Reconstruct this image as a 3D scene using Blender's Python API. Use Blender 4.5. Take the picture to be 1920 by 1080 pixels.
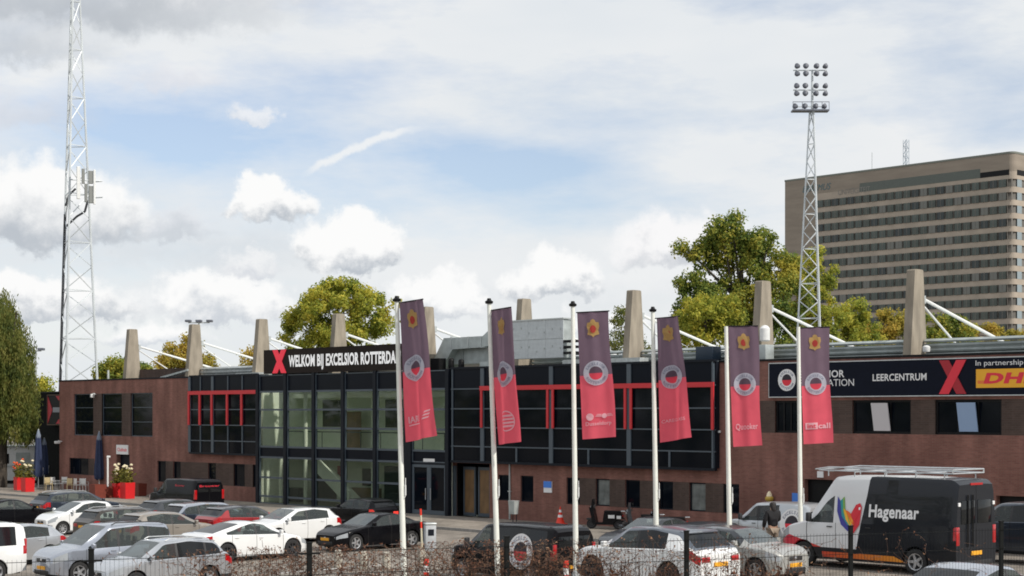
import bpy, bmesh, math, random
from mathutils import Vector, Matrix
random.seed(7)
R = math.radians
for o in list(bpy.data.objects): bpy.data.objects.remove(o)
SC = bpy.context.scene
COL = SC.collection
# ------------------------------------------------------------------ camera
F, HC, HZ = 3100.0, 5.4, 775.0          # focal length in photo pixels, eye height, horizon row
cam = bpy.data.cameras.new('camera'); co = bpy.data.objects.new('camera', cam); COL.objects.link(co)
co.location = (0, 0, HC); co.rotation_euler = (R(90), 0, 0)
cam.sensor_width = 36; cam.lens = 36*F/1920; cam.shift_y = (HZ-540)/1920
cam.clip_start = 0.5; cam.clip_end = 6000
SC.camera = co
# ------------------------------------------------------------------ light
SUN = Vector((0.80, -0.60, 0)).normalized(); SEL = R(40)
sd = Vector((SUN.x*math.cos(SEL), SUN.y*math.cos(SEL), math.sin(SEL)))
sl = bpy.data.lights.new('sun', 'SUN'); so = bpy.data.objects.new('sun', sl); COL.objects.link(so)
sl.energy = 3.2; sl.angle = R(1.2); sl.color = (1.0, 0.94, 0.85)
so.rotation_euler = (-sd).to_track_quat('-Z', 'Y').to_euler(); so.location = (60, -60, 80)
SC.view_settings.view_transform = 'Standard'; SC.view_settings.look = 'None'
SC.view_settings.exposure = 0.08; SC.view_settings.gamma = 1; SC.view_settings.use_curve_mapping = False
SC.render.engine = 'CYCLES'
SC.cycles.max_bounces = 6; SC.cycles.transparent_max_bounces = 16
SC.render.filepath = '/tmp/out.png'
SC.cycles.pixel_filter_type = 'BLACKMAN_HARRIS'; SC.cycles.filter_width = 1.8
# ------------------------------------------------------------------ world: sky with cloud layers
w = bpy.data.worlds.new('World'); SC.world = w; w.use_nodes = True
nt = w.node_tree; nt.nodes.clear(); NN = nt.nodes.new; LK = nt.links.new
def wm(op, a, b=None, c=None, clamp=False):
    n = NN('ShaderNodeMath'); n.operation = op; n.use_clamp = clamp
    for i, v in enumerate((a, b, c)):
        if v is None: continue
        if isinstance(v, (int, float)): n.inputs[i].default_value = v
        else: LK(v, n.inputs[i])
    return n.outputs[0]
def wss(x, lo, hi):
    n = NN('ShaderNodeMapRange'); n.interpolation_type = 'SMOOTHSTEP'; LK(x, n.inputs[0])
    n.inputs[1].default_value = lo; n.inputs[2].default_value = hi
    return n.outputs[0]
def wnoise(vec, scale, detail, rough=.55, off=0.):
    n = NN('ShaderNodeTexNoise'); n.inputs['Scale'].default_value = scale; n.inputs['Detail'].default_value = detail
    n.inputs['Roughness'].default_value = rough
    mp = NN('ShaderNodeMapping'); LK(vec, mp.inputs[0]); mp.inputs['Location'].default_value = (off, off*.7, off*1.3)
    LK(mp.outputs[0], n.inputs['Vector']); return n
def wmix(f, a, b):
    n = NN('ShaderNodeMix'); n.data_type = 'RGBA'
    LK(f, n.inputs[0]) if not isinstance(f, float) else setattr(n.inputs[0], 'default_value', f)
    for k, v in ((6, a), (7, b)):
        if isinstance(v, tuple): n.inputs[k].default_value = (*v, 1)
        else: LK(v, n.inputs[k])
    return n.outputs[2]
tc = NN('ShaderNodeTexCoord'); sep = NN('ShaderNodeSeparateXYZ'); LK(tc.outputs['Generated'], sep.inputs[0])
X_, Y_, Z_ = sep.outputs
az = wm('MULTIPLY', wm('ARCTAN2', X_, Y_), F/1000)
hyp = wm('SQRT', wm('ADD', wm('MULTIPLY', X_, X_), wm('MULTIPLY', Y_, Y_)))
el = wm('MULTIPLY', wm('ARCTAN2', Z_, hyp), F/1000)
cmb = NN('ShaderNodeCombineXYZ'); LK(az, cmb.inputs[0]); LK(el, cmb.inputs[1]); AE = cmb.outputs[0]
sky = NN('ShaderNodeTexSky'); sky.sky_type = 'NISHITA'; sky.sun_disc = False
sky.sun_elevation = SEL; sky.sun_rotation = math.atan2(SUN.x, SUN.y); sky.air_density = 1.0; sky.dust_density = 0.6; sky.ozone_density = 1.5
skyc = NN('ShaderNodeVectorMath'); skyc.operation = 'SCALE'; LK(sky.outputs[0], skyc.inputs[0]); skyc.inputs['Scale'].default_value = 0.15
# high thin veil
mpv = NN('ShaderNodeMapping'); LK(AE, mpv.inputs[0]); mpv.inputs['Scale'].default_value = (1.0, 3.2, 1); mpv.inputs['Rotation'].default_value = (0, 0, -.15)
nv = wnoise(mpv.outputs[0], 2.2, 7, .6, 3.1)
def gauss(ca, ce, ra, re, rot=0.):
    da = wm('SUBTRACT', az, ca); de = wm('SUBTRACT', el, ce)
    if rot:
        c, s = math.cos(rot), math.sin(rot)
        da, de = wm('ADD', wm('MULTIPLY', da, c), wm('MULTIPLY', de, s)), wm('SUBTRACT', wm('MULTIPLY', de, c), wm('MULTIPLY', da, s))
    q = wm('ADD', wm('POWER', wm('ABSOLUTE', wm('DIVIDE', da, ra)), 2.0), wm('POWER', wm('ABSOLUTE', wm('DIVIDE', de, re)), 2.0))
    return wm('EXPONENT', wm('MULTIPLY', q, -1.0))
def pc(px, py): return ((px-960)/1000, (HZ-py)/1000)
gap = wm('ADD', gauss(*pc(330, 265), .34, .075), gauss(*pc(930, 310), .20, .055, -.12))
gap = wm('ADD', gap, wm('MULTIPLY', gauss(*pc(560, 150), .30, .05), .30))
gap = wm('ADD', gap, wm('MULTIPLY', gauss(*pc(1720, 110), .10, .08, .6), .35))
gap = wm('ADD', gap, wm('MULTIPLY', gauss(*pc(1850, 250), .13, .06, .3), .35))
gap = wm('ADD', gap, wm('MULTIPLY', gauss(*pc(1090, 400), .22, .06, .0), .25))
veil = wm('ADD', wm('MULTIPLY', wm('SUBTRACT', nv.outputs[0], .5), 2.1), 0.95)
veil = wm('SUBTRACT', veil, wm('MULTIPLY', gap, .95))
veil = wm('MULTIPLY', wm('MINIMUM', wm('MAXIMUM', veil, 0.20), 1.0), .97)
vg = wnoise(mpv.outputs[0], 1.3, 4, .5, 9.2)
veilc = wmix(wss(vg.outputs[0], .30, .72), (.76, .80, .835), (.865, .875, .88))
tint = NN('ShaderNodeVectorMath'); tint.operation = 'MULTIPLY'; LK(skyc.outputs[0], tint.inputs[0]); tint.inputs[1].default_value = (.90, .86, .90)
colr = wmix(veil, tint.outputs[0], veilc)
# cumulus
nw = wnoise(AE, 15.0, 8, .62, 1.7); sw = NN('ShaderNodeSeparateColor'); LK(nw.outputs['Color'], sw.inputs[0])
aw = wm('ADD', az, wm('MULTIPLY', wm('SUBTRACT', sw.outputs[0], .5), .15))
ew = wm('ADD', el, wm('MULTIPLY', wm('SUBTRACT', sw.outputs[1], .5), .12))
def cloud(px, py, rx, ry, grey=.55, soft=.35, top=(.97, .97, .965), base=(.60, .63, .67), op=1.0):
    global colr
    ca, ce = pc(px, py); rx /= 1000; ry /= 1000
    da = wm('DIVIDE', wm('SUBTRACT', aw, ca), rx); de = wm('DIVIDE', wm('SUBTRACT', ew, ce), ry)
    dn = wm('MULTIPLY', wm('MINIMUM', de, 0.0), 2.0); dp = wm('MAXIMUM', de, 0.0)
    q = wm('SQRT', wm('ADD', wm('MULTIPLY', da, da), wm('ADD', wm('MULTIPLY', dn, dn), wm('MULTIPLY', dp, dp))))
    m = wm('MULTIPLY', wss(q, 1.0+soft*.3, 1.0-soft), op)
    sh = wss(wm('ADD', de, wm('MULTIPLY', wm('SUBTRACT', sw.outputs[2], .5), 1.3)), -.50, grey+.10)
    colr = wmix(m, colr, wmix(sh, base, top))
GB = (.51, .55, .60)
cloud(150, 55, 420, 95, 1.6, .8, (.70, .73, .765), (.46, .495, .54), .85)
cloud(40, 130, 200, 60, 1.4, .8, (.70, .73, .77), (.50, .54, .59), .7)
cloud(430, 20, 240, 50, .6, .8, (.90, .90, .90), (.62, .64, .68), .6)
cloud(60, 245, 150, 55, 1.2, .9, (.80, .81, .84), (.66, .68, .73), .6)
cloud(340, 175, 110, 32, 1.0, .9, (.84, .84, .87), (.72, .73, .78), .6)
cloud(484, 237, 48, 28, .2, .5, (.88, .89, .91), (.74, .77, .82), .8)
cloud(400, 470, 300, 90, 1.0, .9, (.82, .845, .87), (.66, .70, .74), .6)
cloud(1050, 560, 480, 80, .8, .9, (.88, .89, .90), (.74, .77, .80), .6)
cloud(330, 440, 100, 40, 1.2, .6, (.80, .82, .86), (.58, .62, .67), .8)
cloud(70, 580, 230, 58, .3, .3, base=GB)
cloud(110, 430, 190, 118, .35, .25, base=GB)
cloud(505, 398, 88, 64, .05, .25, base=GB)
cloud(655, 478, 104, 84, .0, .22, base=GB)
cloud(470, 505, 62, 34, .4, .5, (.88, .89, .90), (.66, .69, .74))
cloud(420, 575, 135, 70, .2, .25, base=(.60, .64, .69))
cloud(290, 635, 110, 36, .3, .5, base=(.66, .70, .75))
cloud(830, 570, 96, 66, .1, .3, base=(.62, .655, .70))
cloud(1040, 530, 98, 62, .05, .3, base=GB)
cloud(1275, 470, 135, 74, .2, .4, (.94, .935, .94), (.58, .61, .655))
cloud(1120, 610, 110, 36, .1, .5, base=(.68, .71, .75))
# contrail
nb = wnoise(AE, 26, 4, .6, 5.0)
p0, p1 = pc(568, 336), pc(790, 246); L_ = math.hypot(p1[0]-p0[0], p1[1]-p0[1]); cx, cy = (p1[0]-p0[0])/L_, (p1[1]-p0[1])/L_
da = wm('SUBTRACT', az, p0[0]); de = wm('SUBTRACT', el, p0[1])
al = wm('ADD', wm('MULTIPLY', da, cx), wm('MULTIPLY', de, cy)); ac = wm('SUBTRACT', wm('MULTIPLY', de, cx), wm('MULTIPLY', da, cy))
bow = wm('MULTIPLY', wm('SINE', wm('MULTIPLY', al, math.pi/L_)), .012)
ac = wm('ADD', wm('SUBTRACT', ac, bow), wm('MULTIPLY', wm('SUBTRACT', nb.outputs[0], .5), .022))
tr = wm('MULTIPLY', wss(wm('ABSOLUTE', ac), .0105, .002), wm('MULTIPLY', wss(al, -.01, .05), wss(al, L_+.02, L_-.06)))
colr = wmix(wm('MULTIPLY', tr, .8), colr, (.90, .91, .91))
# below the horizon: plain grey-green land colour
colr = wmix(wss(el, 0.0, -.05), colr, (.16, .16, .14))
bg = NN('ShaderNodeBackground'); LK(colr, bg.inputs[0]); bg.inputs[1].default_value = 0.95
wo = NN('ShaderNodeOutputWorld'); LK(bg.outputs[0], wo.inputs[0])
w.cycles.sampling_method = 'MANUAL'; w.cycles.sample_map_resolution = 512
# ------------------------------------------------------------------ helpers
def lin(*c):
    return tuple(((v/255)/12.92 if v/255 <= .04045 else (((v/255)+.055)/1.055)**2.4) for v in c)
def tag(o, label=None, cat=None, group=None, kind=None):
    if label: o['label'] = label
    if cat: o['category'] = cat
    if group: o['group'] = group
    if kind: o['kind'] = kind
    return o
def link(o, parent=None):
    COL.objects.link(o)
    if parent: o.parent = parent
    return o
def empty(name, loc=(0, 0, 0), rz=0., label=None, cat=None, group=None):
    o = bpy.data.objects.new(name, None); o.empty_display_size = .2; link(o)
    o.location = loc; o.rotation_euler = (0, 0, rz)
    return tag(o, label, cat, group)
MATS = {}
def mat(name, col, rough=.6, metal=0., var=0., vscale=6., col2=None, bump=0., bscale=40., coat=0., spec=None, obj=False, stretch=None):
    if name in MATS: return MATS[name]
    m = bpy.data.materials.new(name); m.use_nodes = True; t = m.node_tree; b = t.nodes['Principled BSDF']
    b.inputs['Base Color'].default_value = (*col, 1); b.inputs['Roughness'].default_value = rough; b.inputs['Metallic'].default_value = metal
    b.inputs['Coat Weight'].default_value = coat; b.inputs['Coat Roughness'].default_value = .06
    if spec is not None: b.inputs['Specular IOR Level'].default_value = spec
    c = t.nodes.new('ShaderNodeTexCoord').outputs['Object']
    if stretch:
        mp = t.nodes.new('ShaderNodeMapping'); mp.inputs['Scale'].default_value = stretch; t.links.new(c, mp.inputs[0]); c = mp.outputs[0]
    if var or col2:
        n = t.nodes.new('ShaderNodeTexNoise'); n.inputs['Scale'].default_value = vscale; n.inputs['Detail'].default_value = 5
        t.links.new(c, n.inputs['Vector'])
        rp = t.nodes.new('ShaderNodeMapRange'); rp.inputs[1].default_value = .32; rp.inputs[2].default_value = .68; t.links.new(n.outputs[0], rp.inputs[0])
        mx = t.nodes.new('ShaderNodeMix'); mx.data_type = 'RGBA'; t.links.new(rp.outputs[0], mx.inputs[0])
        a = col if col2 else tuple(v*(1-var) for v in col); d = col2 if col2 else tuple(min(1, v*(1+var)) for v in col)
        mx.inputs[6].default_value = (*a, 1); mx.inputs[7].default_value = (*d, 1); t.links.new(mx.outputs[2], b.inputs['Base Color'])
    if bump:
        n2 = t.nodes.new('ShaderNodeTexNoise'); n2.inputs['Scale'].default_value = bscale; n2.inputs['Detail'].default_value = 4; t.links.new(c, n2.inputs['Vector'])
        bp = t.nodes.new('ShaderNodeBump'); bp.inputs['Strength'].default_value = bump; bp.inputs['Distance'].default_value = .02
        t.links.new(n2.outputs[0], bp.inputs['Height']); t.links.new(bp.outputs[0], b.inputs['Normal'])
    MATS[name] = m; return m
def brick_mat(name, c1, c2, mortar, sx=1.0, axis='xz'):
    m = bpy.data.materials.new(name); m.use_nodes = True; t = m.node_tree; b = t.nodes['Principled BSDF']; L = t.links.new
    tcn = t.nodes.new('ShaderNodeTexCoord'); s = t.nodes.new('ShaderNodeSeparateXYZ'); L(tcn.outputs['Object'], s.inputs[0])
    cb = t.nodes.new('ShaderNodeCombineXYZ')
    if axis == 'xz':
        ad = t.nodes.new('ShaderNodeMath'); L(s.outputs[0], ad.inputs[0]); L(s.outputs[1], ad.inputs[1]); L(ad.outputs[0], cb.inputs[0]); L(s.outputs[2], cb.inputs[1])
    else: L(s.outputs[0], cb.inputs[0]); L(s.outputs[1], cb.inputs[1])
    br = t.nodes.new('ShaderNodeTexBrick'); L(cb.outputs[0], br.inputs['Vector'])
    br.inputs['Scale'].default_value = 1; br.inputs['Brick Width'].default_value = .22*sx; br.inputs['Row Height'].default_value = .0625*(sx if axis == 'xz' else 1.76)
    br.inputs['Mortar Size'].default_value = .006; br.inputs['Color1'].default_value = (*c1, 1); br.inputs['Color2'].default_value = (*c2, 1); br.inputs['Mortar'].default_value = (*mortar, 1)
    br.inputs['Bias'].default_value = 0
    n = t.nodes.new('ShaderNodeTexNoise'); n.inputs['Scale'].default_value = .45; n.inputs['Detail'].default_value = 7; L(tcn.outputs['Object'], n.inputs['Vector'])
    rp = t.nodes.new('ShaderNodeMapRange'); rp.inputs[1].default_value = .3; rp.inputs[2].default_value = .7; rp.inputs[3].default_value = .74; rp.inputs[4].default_value = 1.22; L(n.outputs[0], rp.inputs[0])
    mps = t.nodes.new('ShaderNodeMapping'); mps.inputs['Scale'].default_value = (1.6, 1.6, .22); L(tcn.outputs['Object'], mps.inputs[0]); n3 = t.nodes.new('ShaderNodeTexNoise'); n3.inputs['Scale'].default_value = 1.1; n3.inputs['Detail'].default_value = 6; L(mps.outputs[0], n3.inputs['Vector'])
    rp3 = t.nodes.new('ShaderNodeMapRange'); rp3.inputs[1].default_value = .35; rp3.inputs[2].default_value = .65; rp3.inputs[3].default_value = .80; rp3.inputs[4].default_value = 1.12; L(n3.outputs[0], rp3.inputs[0])
    ml = t.nodes.new('ShaderNodeMath'); ml.operation = 'MULTIPLY'; L(rp.outputs[0], ml.inputs[0]); L(rp3.outputs[0], ml.inputs[1])
    sc = t.nodes.new('ShaderNodeVectorMath'); sc.operation = 'SCALE'; L(br.outputs['Color'], sc.inputs[0]); L(ml.outputs[0], sc.inputs['Scale'])
    L(sc.outputs[0], b.inputs['Base Color']); b.inputs['Roughness'].default_value = .88; b.inputs['Specular IOR Level'].default_value = .25
    bp = t.nodes.new('ShaderNodeBump'); bp.inputs['Strength'].default_value = .5; bp.inputs['Distance'].default_value = .006; L(br.outputs['Fac'], bp.inputs['Height']); bp.invert = True; L(bp.outputs[0], b.inputs['Normal'])
    MATS[name] = m; return m
def glass_mat(name, tint, body, opac, rough=.03, spec=.5):
    m = bpy.data.materials.new(name); m.use_nodes = True; t = m.node_tree; b = t.nodes['Principled BSDF']
    b.inputs['Base Color'].default_value = (*body, 1); b.inputs['Roughness'].default_value = rough; b.inputs['Specular IOR Level'].default_value = spec
    tr = t.nodes.new('ShaderNodeBsdfTransparent'); tr.inputs[0].default_value = (*tint, 1)
    mx = t.nodes.new('ShaderNodeMixShader'); mx.inputs[0].default_value = opac
    t.links.new(tr.outputs[0], mx.inputs[1]); t.links.new(b.outputs[0], mx.inputs[2]); t.links.new(mx.outputs[0], t.nodes['Material Output'].inputs[0])
    MATS[name] = m; return m
def leaf_mat(name, c1, c2, c3, vscale=.6, trans=.35):
    m = bpy.data.materials.new(name); m.use_nodes = True; t = m.node_tree; b = t.nodes['Principled BSDF']; L = t.links.new
    g = t.nodes.new('ShaderNodeNewGeometry'); tcn = t.nodes.new('ShaderNodeTexCoord')
    n = t.nodes.new('ShaderNodeTexNoise'); n.inputs['Scale'].default_value = vscale; n.inputs['Detail'].default_value = 3; L(tcn.outputs['Object'], n.inputs['Vector'])
    ad = t.nodes.new('ShaderNodeMath'); ad.operation = 'MULTIPLY_ADD'; L(g.outputs['Random Per Island'], ad.inputs[0]); ad.inputs[1].default_value = .26; L(n.outputs[0], ad.inputs[2])
    cr = t.nodes.new('ShaderNodeValToRGB'); L(ad.outputs[0], cr.inputs[0])
    e = cr.color_ramp.elements; e[0].position = .40; e[0].color = (*c1, 1); e[1].position = .84; e[1].color = (*c3, 1)
    k = cr.color_ramp.elements.new(.62); k.color = (*c2, 1)
    L(cr.outputs[0], b.inputs['Base Color']); b.inputs['Roughness'].default_value = .65; b.inputs['Specular IOR Level'].default_value = .25
    tl = t.nodes.new('ShaderNodeBsdfTranslucent'); L(cr.outputs[0], tl.inputs[0])
    mx = t.nodes.new('ShaderNodeMixShader'); mx.inputs[0].default_value = trans; L(b.outputs[0], mx.inputs[1]); L(tl.outputs[0], mx.inputs[2]); L(mx.outputs[0], t.nodes['Material Output'].inputs[0])
    MATS[name] = m; return m
class MB:
    """collects faces and links them as one mesh object"""
    def __init__(s): s.v = []; s.f = []; s.m = []
    def add(s, vs, fs, mi=0):
        o = len(s.v); s.v += [tuple(p) for p in vs]
        for f in fs: s.f.append(tuple(i+o for i in f)); s.m.append(mi)
        return s
    def box(s, x0, x1, y0, y1, z0, z1, mi=0):
        return s.add([(x0, y0, z0), (x1, y0, z0), (x1, y1, z0), (x0, y1, z0), (x0, y0, z1), (x1, y0, z1), (x1, y1, z1), (x0, y1, z1)],
                     [(0, 3, 2, 1), (4, 5, 6, 7), (0, 1, 5, 4), (1, 2, 6, 5), (2, 3, 7, 6), (3, 0, 4, 7)], mi)
    def rbox(s, x0, x1, y0, y1, z0, z1, b=.02, mi=0):
        bm = bmesh.new(); bmesh.ops.create_cube(bm, size=1)
        for v in bm.verts: v.co = Vector(((x0+x1)/2+v.co.x*(x1-x0), (y0+y1)/2+v.co.y*(y1-y0), (z0+z1)/2+v.co.z*(z1-z0)))
        bmesh.ops.bevel(bm, geom=bm.edges[:], offset=b, segments=2, affect='EDGES', profile=.5)
        bm.verts.index_update(); s.add([v.co for v in bm.verts], [[v.index for v in f.verts] for f in bm.faces], mi); bm.free(); return s
    def tube(s, p, q, r0, r1=None, n=8, mi=0, caps=True):
        p = Vector(p); q = Vector(q); r1 = r0 if r1 is None else r1; d = (q-p).normalized()
        a = d.orthogonal().normalized(); b = d.cross(a)
        vs = [p+(a*math.cos(t)+b*math.sin(t))*r0 for t in [2*math.pi*i/n for i in range(n)]]+[q+(a*math.cos(t)+b*math.sin(t))*r1 for t in [2*math.pi*i/n for i in range(n)]]
        fs = [(i, (i+1) % n, n+(i+1) % n, n+i) for i in range(n)]
        if caps: fs += [tuple(range(n-1, -1, -1)), tuple(range(n, 2*n))]
        return s.add(vs, fs, mi)
    def path(s, pts, r, n=6, mi=0):
        for a, b in zip(pts, pts[1:]): s.tube(a, b, r, n=n, mi=mi)
        return s
    def lathe(s, prof, n=16, c=(0, 0, 0), axis='z', mi=0, caps=True):
        vs = []; fs = []; c = Vector(c)
        for r, h in prof:
            for i in range(n):
                t = 2*math.pi*i/n; x, y = r*math.cos(t), r*math.sin(t)
                vs.append(c+(Vector((x, y, h)) if axis == 'z' else Vector((x, h, -y)) if axis == 'y' else Vector((h, x, y))))
        for k in range(len(prof)-1):
            for i in range(n): fs.append((k*n+i, k*n+(i+1) % n, (k+1)*n+(i+1) % n, (k+1)*n+i))
        if caps: fs += [tuple(range(n-1, -1, -1)), tuple(range((len(prof)-1)*n, len(prof)*n))]
        return s.add(vs, fs, mi)
    def prism(s, poly, fn0, fn1, mi=0):
        n = len(poly); vs = [fn0(*p) for p in poly]+[fn1(*p) for p in poly]
        return s.add(vs, [tuple(range(n-1, -1, -1)), tuple(range(n, 2*n))]+[(i, (i+1) % n, n+(i+1) % n, n+i) for i in range(n)], mi)
    def mesh(s, name, mats, smooth=False, angle=35):
        me = bpy.data.meshes.new(name); me.from_pydata(s.v, [], s.f)
        for m in (mats if isinstance(mats, (list, tuple)) else [mats]): me.materials.append(m)
        me.polygons.foreach_set('material_index', s.m)
        bm = bmesh.new(); bm.from_mesh(me); bmesh.ops.recalc_face_normals(bm, faces=bm.faces[:]); bm.to_mesh(me); bm.free()
        if smooth:
            me.polygons.foreach_set('use_smooth', [True]*len(me.polygons)); me.set_sharp_from_angle(angle=R(angle))
        me.update(); return me
    def build(s, name, mats, parent=None, smooth=False, angle=35, raw=False):
        if raw:
            me = bpy.data.meshes.new(name); me.from_pydata(s.v, [], s.f)
            for m in (mats if isinstance(mats, (list, tuple)) else [mats]): me.materials.append(m)
            me.polygons.foreach_set('material_index', s.m)
        else: me = s.mesh(name, mats, smooth, angle)
        return link(bpy.data.objects.new(name, me), parent)
def inst(name, me, parent, loc=(0, 0, 0), scale=(1, 1, 1), rot=(0, 0, 0)):
    o = bpy.data.objects.new(name, me); link(o, parent); o.location = loc; o.scale = scale; o.rotation_euler = rot; return o
UNIT = {}
def unit_box(m):
    if m.name not in UNIT: UNIT[m.name] = MB().box(0, 1, 0, 1, 0, 1).mesh('piece', m)
    return UNIT[m.name]
def piece(name, m, parent, x0, x1, y0, y1, z0, z1):
    return inst(name, unit_box(m), parent, (x0, y0, z0), (x1-x0, y1-y0, z1-z0))
# lettering: 2-D outlines made from the built-in font, as (verts, faces) with x from 0 to width, baseline 0, cap height 1
TXT = {}
def text2d(s, bold=0.0, xs=1.0):
    k = (s, bold, xs)
    if k in TXT: return TXT[k]
    cu = bpy.data.curves.new('t', 'FONT'); cu.body = s; cu.size = 1.0; cu.offset = bold; cu.resolution_u = 3; cu.space_character = 1.0+bold*1.5
    o = bpy.data.objects.new('t', cu); COL.objects.link(o)
    dg = bpy.context.evaluated_depsgraph_get(); me = bpy.data.meshes.new_from_object(o.evaluated_get(dg))
    vs = [(v.co.x, v.co.y) for v in me.vertices]; fs = [tuple(p.vertices) for p in me.polygons]
    bpy.data.objects.remove(o); bpy.data.curves.remove(cu); bpy.data.meshes.remove(me)
    h = .69; x0 = min(v[0] for v in vs)
    vs = [((x-x0)/h*xs, y/h) for x, y in vs]
    TXT[k] = (vs, fs, max(v[0] for v in vs)); return TXT[k]
def pre():
    for a in PRETEXT: text2d(*a)
PRETEXT = [('WELKOM BIJ EXCELSIOR ROTTERDAM', .04, .50), ('EXCELSIOR', .02, .95), ('FOUNDATION', 0., .95), ('LEERCENTRUM', .02, .9), ('In partnership with', 0., .95),
           ('DHL', .05, 1.25), ('Hagenaar', .02, 1.0), ('Quooker', .01, 1.1), ('IARU', .03, 1.0), ('ERASMUS', .0, 1.0), ('UNIVERSITEIT', .0, 1.0), ('call', .03, 1.1),
           ('int', .03, 1.0), ('CAREGLASS', .0, 1.0), ('Dusseldorp', .01, 1.0), ('FOYER', .02, 1.0), ('Brouwer', .02, 1.1), ('XL', .02, 1.0), ('P', .02, 1.0), ('ENTREE', .02, 1.0), ('Clubhuis', .02, 1.0)]
for ch in 'EXCELSIORROTTERDAM': PRETEXT.append((ch, .03, 1.0))
pre()
def put_text(mb, s, bold, xs, x, y, h, fn, mi=0, width=None):
    vs, fs, wd = text2d(s, bold, xs); k = (width/wd) if width else h
    mb.add([fn(x+a*k, y+b*h) for a, b in vs], fs, mi); return wd*k
def disc2d(r, n=28): return [(r*math.cos(2*math.pi*i/n), r*math.sin(2*math.pi*i/n)) for i in range(n)]
def emblem(parent, fn, cx, cy, r, mats, name='emblem', d=(0., .003, .006)):
    """round club badge: grey-white ring with dark lettering, half dark half red middle. fn(x, y, lift) maps to 3-D"""
    n = 32; mb = MB()
    vs = [fn(cx+r*k*math.cos(2*math.pi*i/n), cy+r*k*math.sin(2*math.pi*i/n), d[0]) for k in (1., .85, .70, .54) for i in range(n)]
    mb.add(vs, [(q*n+i, q*n+(i+1) % n, (q+1)*n+(i+1) % n, (q+1)*n+i) for q in range(3) for i in range(n)], 0)
    for half, mi in ((0, 1), (1, 2)):
        a = [math.pi*half+math.pi*i/16 for i in range(17)]
        for k0, k1 in ((0., .25), (.25, .5), (.5, .75), (.75, 1.)):
            mb.add([fn(cx+.54*r*k*math.cos(t), cy+.54*r*k*math.sin(t), d[0]) for k in (k0, k1) for t in a], [(i, i+1, 17+i+1, 17+i) for i in range(16)], mi)
    for word, top in (('EXCELSIOR', 1), ('ROTTERDAM', 0)):
        k = len(word)
        for i, ch in enumerate(word):
            t = (math.pi/2+(k-1)/2*.26-i*.26) if top else (-math.pi/2-(k-1)/2*.26+i*.26)
            rt = t-math.pi/2 if top else t+math.pi/2
            v2, f2, wd = text2d(ch, .03, 1.0); h = .2*r
            bx, by = cx+.77*r*math.cos(t), cy+.77*r*math.sin(t); c, s_ = math.cos(rt), math.sin(rt)
            mb.add([fn(bx+(x-wd/2)*h*c-(y-.5)*h*s_, by+(x-wd/2)*h*s_+(y-.5)*h*c, d[1]) for x, y in v2], f2, 3)
    return mb.build(name, mats, parent, raw=True)
# ------------------------------------------------------------------ photo geometry: facade frame and ground
AL = math.atan2(2910, F); SA, CA = math.sin(AL), math.cos(AL)
E = Vector((SA, -CA)); E = Vector((math.sin(AL), -math.cos(AL)))          # along the facade, to the right and nearer
VD = Vector((CA, SA))                                                       # into the building
ROT = math.atan2(E.y, E.x)
OZ = HC*F/204*2909/(111.5+1950); O2 = Vector(((111.5-960)/F*OZ, OZ))        # left corner of the brick front
def U(px, v=0., o=None):
    o = o or O2; k = (px-960)/F
    return (k*(o.y+v*VD.y)-o.x-v*VD.x)/(E.x-k*E.y)
def DEP(u, v=0., o=None): o = o or O2; return o.y+u*E.y+v*VD.y
def ZZ(px, py, v=0., o=None): return HC-(py-HZ)/F*DEP(U(px, v, o), v, o)
def sm(x): x = max(0., min(1., x)); return x*x*(3-2*x)
def gz(X, Y):
    t = Y-(18.5+.417*(X+4.7)); emb = 2.3*(1-sm((t-1)/13))
    return max(emb, sm((X-.5)/3.5)*sm((60-Y)/11)*1.0)
def at(px, Y, z=None):
    X = (px-960)/F*Y; return Vector((X, Y, gz(X, Y) if z is None else z))
def pz(py, Y): return HC-(py-HZ)/F*Y
def uv2w(u, v): p = O2+E*u+VD*v; return p.x, p.y
# ------------------------------------------------------------------ materials
M_BRICK = brick_mat('red_brick', (.275, .124, .098), (.215, .092, .074), (.22, .155, .13))
M_BROWN = brick_mat('brown_brick', (.105, .072, .060), (.080, .056, .047), (.105, .08, .07))
M_PAVE = brick_mat('paving', (.30, .265, .225), (.23, .205, .18), (.17, .155, .135), 1.0, 'xy')
M_PAVE2 = brick_mat('pavement_tiles', (.33, .29, .245), (.27, .24, .205), (.17, .15, .13), 1.4, 'xy')
M_KERB = mat('kerb_stone', (.26, .25, .235), .9, var=.2, bump=.3)
M_FRAME = mat('frame_grey_blue', lin(76, 86, 95), .45, var=.08)
M_DARKF = mat('frame_dark', lin(20, 25, 34), .5, var=.1, spec=.2)
M_PANEL = mat('dark_spandrel', lin(14, 19, 30), .3, spec=.12, var=.15, vscale=.8)
M_BLACKG = glass_mat('dark_glass', (.2, .2, .2), (.004, .006, .010), 1.0, .05, .14)
M_LOBBYG = glass_mat('lobby_glass', (.93, .97, .92), (.03, .045, .035), .24, .03, 1.0)
M_RED = mat('red_steel', lin(204, 44, 52), .45, var=.1)
M_CONC = mat('concrete', (.285, .248, .196), .9, var=.20, vscale=1.4, bump=.3, bscale=18, stretch=(2.5, 2.5, .7))
M_WHITE = mat('white_paint', (.74, .75, .74), .45, var=.05)
M_GALV = mat('galvanised_steel', (.50, .53, .53), .42, .45, var=.18, vscale=5)
M_ZINC = mat('grey_sheet_metal', (.42, .46, .455), .45, .3, var=.16, vscale=2.5)
M_BLACK = mat('black_paint', (.007, .007, .008), .5, var=.3, spec=.2)
M_BOARD = mat('sign_board_brown_black', lin(40, 33, 30), .6, var=.1, spec=.12)
M_NAVY = mat('sign_board_navy', lin(17, 22, 36), .6, var=.1, spec=.12)
M_SIGNW = mat('sign_white', (.80, .80, .80), .5)
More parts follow.
